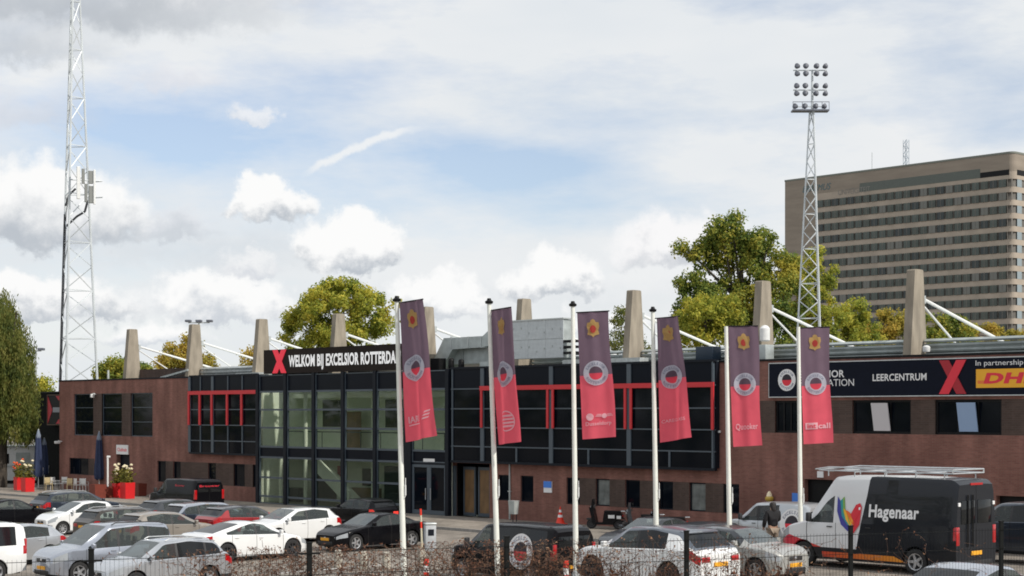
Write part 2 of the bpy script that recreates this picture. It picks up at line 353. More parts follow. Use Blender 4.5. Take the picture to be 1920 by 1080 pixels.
def lit(name, col, k):
    m = mat(name, col, .5); b = m.node_tree.nodes['Principled BSDF']; b.inputs['Emission Color'].default_value = (*col, 1); b.inputs['Emission Strength'].default_value = k; return m
M_LIT = lit('glow_letters', (.85, .85, .85), .35); M_GLOWR = lit('glow_red', lin(232, 50, 70), .3)  # slight emission added to brighten the welcome letters and red X
M_SIGNR = mat('sign_red', lin(226, 48, 66), .5)
M_DRED = mat('sign_dark_red', lin(168, 30, 44), .5)
M_YEL = mat('sign_yellow', lin(240, 175, 40), .5)
M_BLUE = mat('sign_blue', lin(70, 130, 220), .5)
M_GREYR = mat('badge_ring', lin(190, 194, 204), .6)
M_INK = mat('badge_ink', lin(136, 140, 156), .6)
M_BDARK = mat('badge_dark', lin(40, 34, 44), .6)
M_INT = mat('lobby_plaster', (.80, .85, .73), .9, var=.05)
M_INTF = mat('lobby_floor', (.25, .22, .18), .6, var=.1)
M_WOOD = mat('lobby_wood', (.20, .115, .05), .6, var=.25, vscale=3)
M_ROOF = mat('roof_felt', (.10, .10, .10), .9, var=.2)
M_ALU = mat('plain_aluminium', (.55, .57, .58), .35, .6, var=.1)
# ------------------------------------------------------------------ ground
def axis(vals): return sorted(set(vals))
xs = axis([-3000, -1200, -500, -220, -120, -80]+[-60+2*i for i in range(61)]+[80, 120, 220, 500, 1200, 3000])
ys = axis([-400, -100, -30, -5]+[8+2*i for i in range(36)]+[90, 110, 140, 200, 350, 700, 1500, 3000])
mb = MB(); n = len(ys)
mb.add([(x, y, gz(x, y)) for x in xs for y in ys], [(i*n+j, (i+1)*n+j, (i+1)*n+j+1, i*n+j+1) for i in range(len(xs)-1) for j in range(n-1)])
gm = bpy.data.materials['paving']; t = gm.node_tree
tag(mb.build('ground', M_PAVE, smooth=True, angle=80), kind='structure')
BA = (O2.x, O2.y, 0)
pv = empty('dummy'); bpy.data.objects.remove(pv)
sw_ = MB(); KV = -6.0
sw_.box(-14, 92, KV+.12, .3, -.05, .12)
pave = sw_.build('pavement', M_PAVE2); pave.location = BA; pave.rotation_euler = (0, 0, ROT); tag(pave, kind='structure')
kb = MB()
for i in range(106): kb.box(-14+i, -14+i+.985, KV, KV+.12, -.05, .125)
k_ = kb.build('kerb', M_KERB); k_.location = BA; k_.rotation_euler = (0, 0, ROT); tag(k_, kind='structure')
# painted bay lines on the car park, 4 mm above the paving
for i, u in enumerate(range(0, 62, 5)):
    o = MB().box(u, u+.1, -24, -19, .004, .008).build('bay_line', M_WHITE); o.location = BA; o.rotation_euler = (0, 0, ROT); tag(o, kind='structure')
# ------------------------------------------------------------------ the club building
def frame_thing(name, label, cat, group=None, u=0., v=0., z=0.):
    x, y = uv2w(u, v); return empty(name, (x, y, z), ROT, label, cat, group)
bld = frame_thing('club_building', 'long red brick two storey stadium building with glazed entrance and dark window boxes', 'building')
def wall(name, m, parent, u0, u1, z0, z1, holes, v=0., d=.3):
    us = axis([u0, u1]+[h[k] for h in holes for k in (0, 1)]); zs = axis([z0, z1]+[h[k] for h in holes for k in (2, 3)])
    mb = MB()
    for a, b in zip(us, us[1:]):
        for c, e in zip(zs, zs[1:]):
            mu, mz = (a+b)/2, (c+e)/2
            if any(h[0] < mu < h[1] and h[2] < mz < h[3] for h in holes): continue
            mb.add([(a, v, c), (b, v, c), (b, v, e), (a, v, e)], [(0, 1, 2, 3)])
    for h in holes:
        a, b, c, e = h[:4]
        mb.add([(a, v, c), (b, v, c), (b, v, e), (a, v, e), (a, v+d, c), (b, v+d, c), (b, v+d, e), (a, v+d, e)], [(0, 1, 5, 4), (1, 2, 6, 5), (2, 3, 7, 6), (3, 0, 4, 7)])
    return mb.build(name, m, parent, raw=True)
def window(parent, u0, u1, z0, z1, v, cols=1, rows=1, fm=None, gm=None, fw=.06, name='window', us=None, zs=None):
    fm = fm or M_DARKF; gm = gm or M_BLACKG; mb = MB()
    us = us or [u0+(u1-u0)*i/cols for i in range(cols+1)]; zs = zs or [z0+(z1-z0)*i/rows for i in range(rows+1)]
    mb.box(u0, u1, v-.04, v+.05, z0, z0+fw); mb.box(u0, u1, v-.04, v+.05, z1-fw, z1)
    mb.box(u0, u0+fw, v-.037, v+.05, z0+fw, z1-fw); mb.box(u1-fw, u1, v-.037, v+.05, z0+fw, z1-fw)
    for a in us[1:-1]: mb.box(a-fw*.4, a+fw*.4, v-.034, v+.05, z0+fw, z1-fw)
    for a in zs[1:-1]: mb.box(u0+fw, u1-fw, v-.031, v+.05, a-fw*.4, a+fw*.4)
    o = mb.build(name, fm, parent)
    for a, b in zip(us, us[1:]):
        for c, e in zip(zs, zs[1:]): piece('pane', gm, o, a+.015, b-.015, v+.008, v+.02, c+.015, e-.015)
    return o
TOP = 7.62
uL0, uL1 = 0., U(356)
uc0, uc1 = U(484, -.3), U(842, -.3)
ur1 = U(1341, -.3)
uEnd = U(2150)
# left brick block
z3 = (ZZ(190, 817), ZZ(190, 738))
w3 = [(U(138.5), U(175)), (U(191), U(228.5)), (U(245), U(286))]
gl = (U(129.5), U(166), ZZ(150, 890), ZZ(150, 859))
door = (U(219), U(243), .12, ZZ(231, 852))
lows = [(U(295), U(311)), (U(324.5), U(339)), (U(390), U(405)), (U(438), U(459)), (U(474), U(483))]
lz = (ZZ(400, 909), ZZ(400, 868))
holes = [(a, b, *z3) for a, b in w3]+[gl, door]+[(a, b, *lz) for a, b in lows]
wl = wall('brick_wall', M_BRICK, bld, uL0, uc0, .0, TOP, holes)
for a, b in zip(w3, w3[1:]): piece('brown_brick_pier', M_BROWN, bld, a[1], b[0], -.006, .2, *z3)
piece('brown_brick_panel', M_BROWN, bld, gl[1], U(177), -.006, .2, gl[2], gl[3])
for a, b in zip(lows, lows[1:]): piece('brown_brick_panel', M_BROWN, bld, a[1], b[0], -.006, .2, *lz)
for a, b in w3: window(bld, a, b, *z3, .12, 1, 3, M_FRAME)
window(bld, *gl, .12, 2, 1)
for a, b in lows: window(bld, a, b, *lz, .12, 1, 1)
piece('door', M_DARKF, bld, door[0], door[1], .28, .33, .12, door[3]-.02)
piece('coping', M_DARKF, bld, -.06, uc0, -.05, .45, TOP, TOP+.09)
MB().box(0, .3, .3, 14, 0, TOP).build('side_wall', M_BRICK, bld)
# roof slab and the back of the block
MB().box(.02, uc0-.1, .32, 14, TOP-.3, TOP-.05).build('roof', M_ROOF, bld)
# glazed boxes
RZ = [3.0, 3.72, 4.68, 5.63, 6.64, 7.66]
def glass_box(u0, u1, cols, wide, half=(), red=(), side=False, v=-.3):
    root = MB(); root.box(u0, u1, v+.06, .05, RZ[0], RZ[-1]); root.box(u0-.02, u1+.02, v-.06, v+.1, RZ[0]-.12, RZ[0]); root.box(u0-.02, u1+.02, v-.06, v+.1, RZ[-1], RZ[-1]+.1)
    o = root.build('window_box', M_DARKF, bld)
    for i, c in enumerate(cols):
        hw = .13 if i in wide else .045
        piece('mullion', M_FRAME, o, c-hw, c+hw, v-.05, v+.06, RZ[0], RZ[-1])
    for z in RZ[1:-1]: piece('transom', M_FRAME, o, u0, u1, v-.035, v+.055, z-.03, z+.03)
    for c in half: piece('half_mullion', M_FRAME, o, c-.05, c+.05, v-.047, v+.05, RZ[0], RZ[1]-.03)
    for a, b in zip(cols, cols[1:]):
        for k in range(5):
            cut = [c for c in half if a < c < b] if k == 0 else []
            pts = [a]+cut+[b]
            for p, q in zip(pts, pts[1:]): piece('pane', M_BLACKG if k < 4 else M_PANEL, o, p+.02, q-.02, v+.01, v+.03, RZ[k], RZ[k+1])
    return o
vB = -.3
colsL = [U(p, vB) for p in (356, 376.6, 399, 428, 455, 483)]
gbL = glass_box(colsL[0], colsL[-1], colsL, (0, 2))
zb = RZ[4]
rb = piece('red_beam', M_RED, bld, colsL[0]-.06, colsL[-1]+.02, vB-.13, vB-.052, zb-.09, zb+.14)
for c in colsL[:-1]: piece('red_post', M_RED, bld, c-.095, c+.095, vB-.12, vB-.052, RZ[2], zb-.09)
colsR = [U(p, vB) for p in (849, 905, 1034, 1180, 1337)]
gbR = glass_box(U(846, vB), ur1, colsR, (1, 2, 3), [U(p, vB) for p in (969, 1104, 1256)])
piece('red_beam', M_RED, bld, colsR[1]-.1, ur1, vB-.13, vB-.062, zb-.09, zb+.13)
for c, dx in ((colsR[1], 0), (colsR[2], -.18), (colsR[2], .18), (colsR[3], -.18), (colsR[3], .18), (ur1-.08, 0)):
    piece('red_post', M_RED, bld, c+dx-.07, c+dx+.07, vB-.12, vB-.062, RZ[2], zb-.09)
# glazed entrance hall
cw = frame_thing('entrance_glazing', 'tall glazed entrance front with dark posts and pale green hall behind it', 'glass facade')
posts = [U(p, vB) for p in (485, 537, 590, 645, 705)]+[U(767, vB), U(841, vB)]
CZ = [.0, .55, 1.65, 2.83, 3.45, 4.56, 5.61, 6.66, 7.64]
for i, c in enumerate(posts):
    h = .30 if i == 5 else .13
    piece('post', M_DARKF, cw, c-h, c+h, vB-.14, vB+.1, 0.12, 7.7)
for i, (a, b) in enumerate(zip(posts, posts[1:])):
    a += (.30 if i == 5 else .13); b -= (.30 if i == 4 else .13)
    isdoor = i == 5
    for k in range(8):
        if isdoor and k < 3: continue
        z0, z1 = CZ[k], CZ[k+1]
        if k == 0: z0 = .13
        m = M_PANEL if k in (3, 7) else M_LOBBYG
        pn = MB(); fw = .055
        for (x0, x1, q0, q1) in ((a, b, z0, z0+fw), (a, b, z1-fw, z1), (a, a+fw, z0+fw, z1-fw), (b-fw, b, z0+fw, z1-fw)): pn.box(x0, x1, vB-.05, vB+.05, q0, q1)
        fo = pn.build('frame', M_FRAME, cw)
        piece('pane', m, fo, a+.02, b-.02, vB, vB+.02, z0+.02, z1-.02)
# double entrance doors
a, b = posts[5]+.30, posts[6]-.13; ztop = 2.72
piece('door_header', M_DARKF, cw, a, b, vB-.03, vB+.06, ztop, 2.83)
mid = (a+b)/2
for (p, q) in ((a, mid), (mid, b)):
    d = MB()
    for (x0, x1, q0, q1) in ((p, q, .13, .35), (p, q, ztop-.14, ztop), (p, p+.16, .35, ztop-.14), (q-.16, q, .35, ztop-.14)): d.box(x0, x1, vB-.05, vB+.05, q0, q1)
    do = d.build('door', M_FRAME, cw); piece('pane', M_BLACKG, do, p+.1, q-.1, vB-.01, vB+.01, .3, ztop-.1)
    hx = mid-.2 if p == a else mid+.2
    MB().tube((hx, vB-.11, .9), (hx, vB-.11, 1.5), .02).build('handle', M_ALU, do)
lt = MB(); put_text(lt, 'ENTREE', .02, 1.0, mid-.35, 2.70+.14, .16, lambda x, y: (x, vB-.052, y)); 
MB().box(mid-.45, mid+.45, vB-.05, vB-.031, 2.86, 3.04).build('light_strip', M_SIGNW, cw)
# hall behind the glass (roof left off so the sky brightens it)
hall = frame_thing('entrance_hall', 'pale green entrance hall seen through the glass front, with stair and dark doorways', 'hall')
hu0, hu1 = posts[0]-.1, posts[-1]-.25
MB().box(hu0, hu1, 3.4, 3.6, .0, 7.5).build('back_wall', M_INT, hall)
MB().box(hu0-.2, hu0, -.15, 3.4, .0, 7.5).build('end_wall', M_INT, hall)
MB().box(hu1, hu1+.2, -.15, 3.4, .0, 7.5).build('end_wall', M_INT, hall)
MB().box(hu0, hu1, -.12, 3.4, .0, .128).build('hall_floor', M_INTF, hall)
MB().box(hu0, hu1, 1.4, 3.4, 2.95, 3.35).build('gallery_floor', M_INT, hall)
for px, z0, z1, wd in ((512, 3.4, 6.2, 2.0), (545, 3.4, 6.3, .5), (622, 4.6, 6.2, 1.7), (742, 4.6, 6.2, 1.8), (505, .2, 2.7, 2.2), (560, .2, 2.6, 2.0), (742, .2, 2.4, 2.0), (612, .2, 1.9, 2.0)):
    u = U(px, 3.4); piece('dark_doorway', M_BLACK, hall, u-wd/2, u+wd/2, 3.36, 3.41, z0, z1)
s0, s1 = U(596, .7), U(657, .7)
st = MB()
def slab(mb, u0, z0, u1, z1, h, v0, v1):
    mb.add([(u0, v0, z0), (u1, v0, z1), (u1, v0, z1+h), (u0, v0, z0+h), (u0, v1, z0), (u1, v1, z1), (u1, v1, z1+h), (u0, v1, z0+h)], [(0, 1, 2, 3), (7, 6, 5, 4), (0, 4, 5, 1), (1, 5, 6, 2), (2, 6, 7, 3), (3, 7, 4, 0)])
slab(st, s0, 2.0, s1, .15, .9, .6, .72); slab(st, s0, 2.0, s1, .15, .25, .72, 1.7)
st.build('staircase', M_INT, hall)
for px in (527, 573, 700, 760): u = U(px, .8); MB().tube((u, .8, .1), (u, .8, 7.4), .12, n=12).build('round_column', M_INT, hall, True)
for px, v, z0, z1, wd, m in ((500, 2.2, .13, 1.2, 1.6, M_WOOD), (548, 1.9, .13, .95, 1.2, M_DARKF), (680, 2.0, .13, 1.15, 2.2, M_WOOD), (735, 1.2, .13, 1.0, 1.0, M_DARKF), (640, 3.3, 1.3, 2.3, .8, M_DRED), (690, 3.3, 1.2, 2.2, 1.1, M_BOARD)):
    u = U(px, v); piece('furniture' if z0 < 1 else 'poster', m, hall, u-wd/2, u+wd/2, v, v+.06 if z0 > 1 else v+.5, z0, z1)
for i in range(10):
    u = posts[0]+.3+(posts[-1]-posts[0]-.8)*i/9; MB().tube((u, 1.42, 3.35), (u, 1.42, 4.3), .025, n=5).build('railing_post', M_FRAME, hall)
MB().box(hu0+.1, hu1-.1, 1.38, 1.46, 4.3, 4.36).build('handrail', M_FRAME, hall)
for px, w_ in ((526, .9), (660, 1.6)): u = U(px, 2.6); piece('partition', M_WOOD if px == 660 else M_FRAME, hall, u-w_/2, u+w_/2, 2.6, 2.66, 3.36, 5.5)
MB().box(hu0, hu1, 2.2, 3.4, 6.3, 6.55).build('ceiling_edge', M_INT, hall)
# recessed second entrance right of the doors
ud0, ud1 = U(849), U(918)
lowR = [(U(934), U(954)), (U(976), U(1000)), (U(1062), U(1087)), (U(1117), U(1143)), (U(1172), U(1200)), (U(1236), U(1262)), (U(1292), U(1323)), (U(1356), U(1386))]
lzR = (1.05, 2.33)
upR = [(U(1453), U(1497)), (U(1598), U(1708)), (U(1753), U(1878)), (U(1925), U(2050))]
uzR = (ZZ(1650, 813.5), ZZ(1650, 750))
dR = (U(1508), U(1562), .12, ZZ(1535, 899)); gR = (U(1868), U(1990), .12, ZZ(1890, 930))
holes = [(ud0, ud1, .12, 2.85)]+[(a, b, *lzR) for a, b in lowR]+[(a, b, *uzR) for a, b in upR]+[dR, gR]
wall('brick_wall', M_BRICK, bld, uc1, uEnd, .0, TOP, holes)
MB().box(uc1+.4, uEnd, .32, 14, TOP-.3, TOP-.05).build('roof', M_ROOF, bld)
MB().box(uEnd-.3, uEnd, .3, 14, 0, TOP).build('side_wall', M_BRICK, bld)
piece('coping', M_BLACK, bld, ur1, uEnd+.05, -.05, .45, TOP, TOP+.09)
M_CURT = mat('curtained_pane', (.15, .165, .16), .25, var=.3, vscale=3)
for i, (a, b) in enumerate(lowR): window(bld, a, b, *lzR, .12, 1, 1, gm=M_CURT if i in (3, 6) else None)
rng = [x for x in lowR[2:]]
for a, b in zip(rng, rng[1:]): piece('brown_brick_panel', M_BROWN, bld, a[1], b[0], -.006, .2, lzR[0], lzR[1])
for (a, b) in upR:
    wdt = b-a; o = window(bld, a, b, *uzR, .12, 3, 1, M_BLACK, us=[a, a+wdt*.34, a+wdt*.64, b], fw=.09)
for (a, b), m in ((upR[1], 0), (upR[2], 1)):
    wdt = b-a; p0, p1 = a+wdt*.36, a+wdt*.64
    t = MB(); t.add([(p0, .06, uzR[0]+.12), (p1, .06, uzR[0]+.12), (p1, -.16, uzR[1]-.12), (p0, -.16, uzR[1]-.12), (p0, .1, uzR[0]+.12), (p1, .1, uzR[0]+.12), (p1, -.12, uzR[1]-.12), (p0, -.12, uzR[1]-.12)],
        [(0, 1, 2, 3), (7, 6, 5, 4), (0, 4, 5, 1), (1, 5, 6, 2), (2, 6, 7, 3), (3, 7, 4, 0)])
    t.build('tilted_pane', mat('white_reflection', (.62, .60, .62), .6) if m == 0 else mat('blue_reflection', (.30, .42, .62), .15), bld)  # white and blue reflections painted as flat colour on the opened panes
for a, b in zip(upR, upR[1:]): piece('brown_brick_pier', M_BROWN, bld, a[1], b[0], -.006, .2, *uzR)
piece('brown_brick_pier', M_BROWN, bld, U(1416), upR[0][0], -.006, .2, *uzR)
piece('door', M_BLACK, bld, dR[0], dR[1], .26, .31, .12, dR[3]); piece('door', M_BLACK, bld, gR[0], gR[1], .26, .31, .12, gR[3])
# recessed entrance niche with wooden doors
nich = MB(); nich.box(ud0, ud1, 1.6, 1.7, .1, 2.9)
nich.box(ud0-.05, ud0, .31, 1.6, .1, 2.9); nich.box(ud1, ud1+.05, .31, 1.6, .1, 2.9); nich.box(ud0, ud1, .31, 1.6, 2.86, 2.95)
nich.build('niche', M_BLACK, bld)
wd = (ud1-ud0)/3
for i in range(2):
    a = ud0+.25+i*wd*1.22
    d = MB()
    for (x0, x1, q0, q1) in ((a, a+wd, .13, .3), (a, a+wd, 2.5, 2.65), (a, a+.1, .3, 2.5), (a+wd-.1, a+wd, .3, 2.5)): d.box(x0, x1, .5, .58, q0, q1)
    do = d.build('door', M_FRAME, bld); piece('wood_panel', M_WOOD, do, a+.08, a+wd-.08, .53, .56, .28, 2.52)
piece('door_jamb', M_FRAME, bld, ud0+.02, ud0+.2, -.02, .1, .12, 2.7)
lt = MB(); put_text(lt, 'FOYER', .02, 1.0, 0, 0, .16, lambda x, y: (ud0+.5+x*2.2, -.012, 2.90+y)); lt.build('lettering', M_GREYR, bld, raw=True)
# wall fittings, each a thing of its own
def onwall(name, label, cat, px, py, mbf, m, v=0., group=None, smooth=False):
    u = U(px, v); o = mbf.build(name, m, None, smooth); x, y = uv2w(u, v); o.location = (x, y, ZZ(px, py, v)); o.rotation_euler = (0, 0, ROT); return tag(o, label, cat, group)
def camera_box():
    return MB().tube((0, 0, 0), (0, -.3, .05), .04).rbox(-.09, .09, -.55, -.15, -.14, .04, .03)
onwall('security_camera', 'white security camera above the windows of the left brick block', 'camera', 180, 740, MB().tube((0, 0, 0), (0, -.25, .04), .04).rbox(-.09, .09, -.4, -.15, -.2, .05, .03).rbox(.03, .3, -.3, -.22, .0, .1, .03), M_WHITE, smooth=True)
onwall('security_camera', 'small white camera low on the left corner of the brick block', 'camera', 116, 828, camera_box(), M_WHITE, smooth=True)
onwall('wall_sensor', 'cluster of small white fittings right of the wide dark window box', 'wall fitting', 1346, 797, MB().rbox(-.22, -.08, -.12, 0, -.02, .12, .02).rbox(-.24, -.12, -.12, 0, -.3, -.18, .02).rbox(.08, .18, -.1, 0, -.34, -.24, .02).tube((-.15, -.05, -.3), (-.15, -.05, .1), .02), M_WHITE, smooth=True)
ol = frame_thing('wall_lantern', 'cream and amber lantern on the brick wall above the silver badge van', 'lamp', u=U(1448), v=0., z=ZZ(1448, 940))
MB().box(-.05, .05, -.2, 0, .0, .06).build('bracket', M_BLACK, ol); MB().lathe([(.09, .0), (.17, .06), (.19, .14), (.13, .22)], 12, (0, -.2, 0)).build('shade', mat('amber', lin(190, 160, 70), .4), ol, True)
MB().lathe([(.13, .22), (.10, .34), (.05, .42), (.01, .44)], 12, (0, -.2, 0)).build('cap', mat('cream_glass', lin(240, 225, 190), .4), ol, True)
def wallsign(name, label, px, py, wdt, h, base, text=None, tm=None, extra=None, v=0.):
    u = U(px, v); o = frame_thing(name, label, 'sign', u=u, v=v, z=ZZ(px, py, v))
    MB().box(-wdt/2, wdt/2, -.05, 0, -h/2, h/2).build('panel', base, o)
    if extra: extra(o)
    if text:
        mb = MB(); put_text(mb, text, .02, 1.0, -wdt*.4, -h*.18, h*.36, lambda x, y: (x, -.054, y), width=wdt*.8); mb.build('lettering', tm, o, raw=True)
    return o
wallsign('wall_sign', 'blue and white square notice on brick wall left of the traffic cone', 1028, 913, .55, .55, M_SIGNW, extra=lambda o: MB().box(-.275, .275, -.058, -.051, -.04, .275).build('blue_field', M_BLUE, o))
wallsign('wall_sign', 'plain blue wall sign beside the rightmost flagpole above the silver van', 1494, 934, .42, .42, M_BLUE)
wallsign('wall_sign', 'small white plate on brick wall above the black and white van', 1539, 889.5, .3, .26, M_SIGNW)
wallsign('lightbox_sign', 'white lit-box sign with red lettering above the left brick doorway', 230, 843, 1.5, .62, M_SIGNW, 'Clubhuis', M_SIGNR)
dp = frame_thing('downpipe', 'thin grey downpipe on brick wall above the grey litter bin', 'pipe', u=U(957), v=-.05)
MB().tube((0, 0, .15), (0, 0, 2.88), .045).build('pipe', M_ZINC, dp, True); MB().box(-.08, .08, -.06, .05, 1.5, 1.56).build('clamp', M_ZINC, dp)
# ------------------------------------------------------------------ big sign boards
def board(name, label, px0, px1, y0, y1, v, m, edge):
    u0, u1 = U(px0, v), U(px1, v); z0, z1 = ZZ(px0, y1, v), ZZ(px0, y0, v)
    o = frame_thing(name, label, 'sign', u=u0, v=v, z=z0); L, H = u1-u0, z1-z0
    MB().box(0, L, -.1, .06, 0, H).build('board', m, o)
    e = MB()
    for q in ((-.03, L+.03, -.04, .0), (-.03, L+.03, H, H+.04)): e.box(q[0], q[1], -.115, .05, q[2], q[3])
    for q in ((-.03, 0), (L, L+.03)): e.box(q[0], q[1], -.115, .05, 0, H)
    e.build('edge_trim', edge, o); return o, L, H
o, L, H = board('welcome_board', 'dark roof sign with red X reading WELKOM BIJ EXCELSIOR ROTTERDAM', 498, 770, 658, 700, -.34, M_BOARD, M_BOARD)
def xs_(px): return U(px, -.34)-U(498, -.34)
x0, x1 = xs_(514), xs_(540); xc = (x0+x1)/2; wx = x1-x0
def bigx(o, x0, x1, z0, z1, y, m, name='red_x', m2=None):
    w_ = x1-x0; t = w_*.36; h = z1-z0
    a = MB().prism([(x0, z1), (x0+t, z1), (x1, z0), (x1-t, z0)], lambda x, z: (x, y, z), lambda x, z: (x, y-.03, z)); a.build(name, m2 or m, o)
    a = MB().prism([(x1-t, z1), (x1, z1), (x0+t, z0), (x0, z0)], lambda x, z: (x, y-.004, z), lambda x, z: (x, y-.036, z)); a.build(name, m, o)
bigx(o, x0, x1, -.02, H+.02, -.102, M_GLOWR)
mb = MB(); put_text(mb, 'WELKOM BIJ EXCELSIOR ROTTERDAM', .04, .5, xs_(544), H*.27, H*.46, lambda x, y: (x, -.104, y), width=xs_(754)-xs_(544)); mb.build('lettering', M_LIT, o, raw=True)
o, L, H = board('learning_centre_board', 'long navy wall sign reading LEERCENTRUM with red X and yellow panel', 1445, 2080, 682.5, 744, -.06, M_NAVY, M_ALU)
def xs2(px): return U(px, -.06)-U(1445, -.06)
fn = lambda x, y, l=0.: (x, -.104-l, y)
emblem(o, fn, xs2(1478), H*.5, H*.33, [M_SIGNW, M_BDARK, M_SIGNR, M_INK])
for s, b, p0, p1, yy, hh in (('EXCELSIOR', .02, 1501, 1586, .56, .20), ('FOUNDATION', 0., 1501, 1604, .30, .20), ('LEERCENTRUM', .02, 1639, 1740, .43, .19), ('In partnership with', 0., 1832, 1955, .80, .14)):
    mb = MB(); put_text(mb, s, b, .9, xs2(p0), H*yy, H*hh, lambda x, y: (x, -.104, y), width=xs2(p1)-xs2(p0)); mb.build('lettering', M_SIGNW, o, raw=True)
bigx(o, xs2(1764), xs2(1815), H*.03, H*.97, -.102, M_SIGNR, m2=M_DRED)
MB().box(xs2(1833), xs2(1975), -.112, -.1, H*.19, H*.70).build('yellow_panel', M_YEL, o)
mb = MB(); put_text(mb, 'DHL', .05, 1.25, xs2(1850), H*.32, H*.26, lambda x, y: (x+(y-H*.45)*.35, -.116, y), width=xs2(1950)-xs2(1850)); mb.build('lettering', M_SIGNR, o, raw=True)
mb = MB()
for k in range(3): mb.box(xs2(1836), xs2(1850), -.115, -.113, H*(.31+.03*k), H*(.325+.03*k)); mb.box(xs2(1953), xs2(1972), -.115, -.113, H*(.31+.03*k), H*(.325+.03*k))
mb.build('stripes', M_SIGNR, o)
# ------------------------------------------------------------------ stand roof: pylons, rods, sheet metal fascia
std = frame_thing('grandstand', 'grandstand roof behind the building with tapered concrete pylons and white tie rods', 'grandstand')
fins = [(247, 617), (364, 608), (490, 598), (634, 588), (800, 575), (982, 560), (1188, 544), (1430, 526.5), (1715.5, 505), (2065, 478)]
FU = []
for px, py in fins:
    v0 = 1.0; u = U(px-2, v0+.3); zt = ZZ(px, py, v0+.3); FU.append((u, zt))
    prof = [(v0-.25, 6.9), (v0+1.05, 6.9), (v0+.72, zt-.04), (v0+.64, zt), (v0+.16, zt), (v0+.12, zt-.05)]
    p = MB().prism(prof, lambda v, z: (u-.21, v, z), lambda v, z: (u+.17, v, z)).build('pylon', M_CONC, std)
    vr = v0+.86; za = zt-1.15
    piece('rod_bracket', M_GALV, std, u-.1, u+.1, vr, vr+.16, za-.2, za+.12)
    MB().tube((u, vr+.05, za), (u, vr+6.4, 8.45), .07, n=8).build('tie_rod', M_WHITE, std, True)
    MB().tube((u, vr+.05, za-.25), (u, vr+2.7, 8.2), .045, n=8).build('tie_rod', M_WHITE, std, True)
MB().box(FU[0][0], uEnd, 2.0, 16, 8.02, 8.22).build('roof_sheet', M_ZINC, std)
def slats(u0, u1, z0, z1, n, v=1.78, m=None):
    h = (z1-z0)/n
    for i in range(n):
        a = z0+i*h
        MB().add([(u0, v, a+.02), (u1, v, a+.02), (u1, v-.11, a+h*.45), (u0, v-.11, a+h*.45), (u1, v, a+h-.015), (u0, v, a+h-.015), (u0, v+.03, a+.02), (u1, v+.03, a+.02), (u1, v+.03, a+h-.015), (u0, v+.03, a+h-.015)],
             [(0, 1, 2, 3), (3, 2, 4, 5), (6, 9, 8, 7), (0, 6, 7, 1), (5, 4, 8, 9)]).build('slat', m or M_ZINC, std)
us_ = [f[0] for f in FU]
for i in range(6, 9): slats(us_[i]+.22, us_[i+1]-.22, 7.66, 8.42, 4)
slats(us_[5]+.22, us_[6]-.22, 7.66, 8.42, 4, m=M_ZINC)
slats(us_[1]+.25, us_[2]-.25, 7.7, 8.35, 3, m=M_GALV)
MB().box(U(256, 1.9), U(352, 1.9), 1.9, 4, 7.5, 8.35).build('stair_housing', M_BROWN, std)
sk = MB(); a = U(310, 1.2); b = U(362, 1.2)
slab(sk, a, 7.65, b, 8.1, .12, .8, 1.3); sk.build('flashing', M_GALV, std)
MB().box(U(455, 1), U(497, 1), .5, 1.5, 7.72, 7.86).build('flashing', M_GALV, std)
MB().box(U(1060, .5), U(1205, .5), .3, .9, 7.72, 7.98).build('flashing', M_GALV, std)
MB().box(U(905, .4), U(952, .4), .2, .7, 7.72, 8.02).build('flashing', M_ZINC, std)
MB().box(U(845, .2), uEnd, .1, 2.0, 7.55, 7.66).build('roof_edge', M_ROOF, std)
# ducts and air unit
du = frame_thing('ventilation_duct', 'grey angular sheet metal duct climbing over the entrance roof', 'duct')
vD = 1.6
def dp_(px, py): return (U(px, vD), ZZ(px, py, vD))
outer = [dp_(806, 690), dp_(832, 634), dp_(905, 630), dp_(930, 606), dp_(962, 606), dp_(962, 640), dp_(915, 648), dp_(905, 651), dp_(848, 655), dp_(829, 690)]
MB().prism(outer, lambda u, z: (u, vD, z), lambda u, z: (u, vD+1.1, z)).build('duct_run', M_ZINC, du)
for (px0, px1, y0, y1) in ((858, 879, 652, 682), (880, 930, 650, 680)):
    MB().box(U(px0, vD+.9), U(px1, vD+.9), vD+.5, vD+1.8, ZZ(px0, y1, vD+.9), ZZ(px0, y0, vD+.9)).build('duct_box', M_ZINC, du)
for px in (846, 878, 902): u = U(px, vD); piece('flange', M_GALV, du, u-.03, u+.03, vD-.03, vD+.5, ZZ(px, 652, vD), ZZ(px, 631, vD))
MB().box(U(812, 1.2), U(828, 1.2), 1.0, 1.5, 7.66, ZZ(820, 672, 1.2)).build('fan_housing', M_BLACK, du)
au = frame_thing('air_handling_unit', 'pale grey panelled air handling unit on the flat roof', 'air unit')
vU = .12; a, b = U(958, vU), U(1056, vU); z0, z1 = ZZ(1000, 672, vU), ZZ(1000, 601, vU); zm = ZZ(1000, 637, vU)
MPAN = mat('unit_panel', (.50, .54, .56), .5, .1, var=.08)
MB().box(a+.03, b-.03, vU+.03, vU+.58, z0, z1-.02).build('core', M_ZINC, au)
for (q0, q1) in ((z0, zm-.012), (zm+.012, z1)):
    for k in range(3): piece('panel', MPAN, au, a+(b-a)*k/3+.006, a+(b-a)*(k+1)/3-.006, vU, vU+.03, q0, q1)
piece('lid', M_GALV, au, a-.05, b+.05, vU-.05, vU+.61, z1, z1+.06)
hd = MB(); rr = random.Random(3)
for (q0, q1) in ((z0, zm), (zm, z1)):
    for k in range(7): x = a+.2+(b-a-.4)*k/6; z = q0+(q1-q0)*rr.choice((.35, .5, .62)); hd.box(x-.03, x+.03, vU-.02, vU, z-.05, z+.05)
tag(hd.build('latches', M_ZINC, au), kind='stuff')
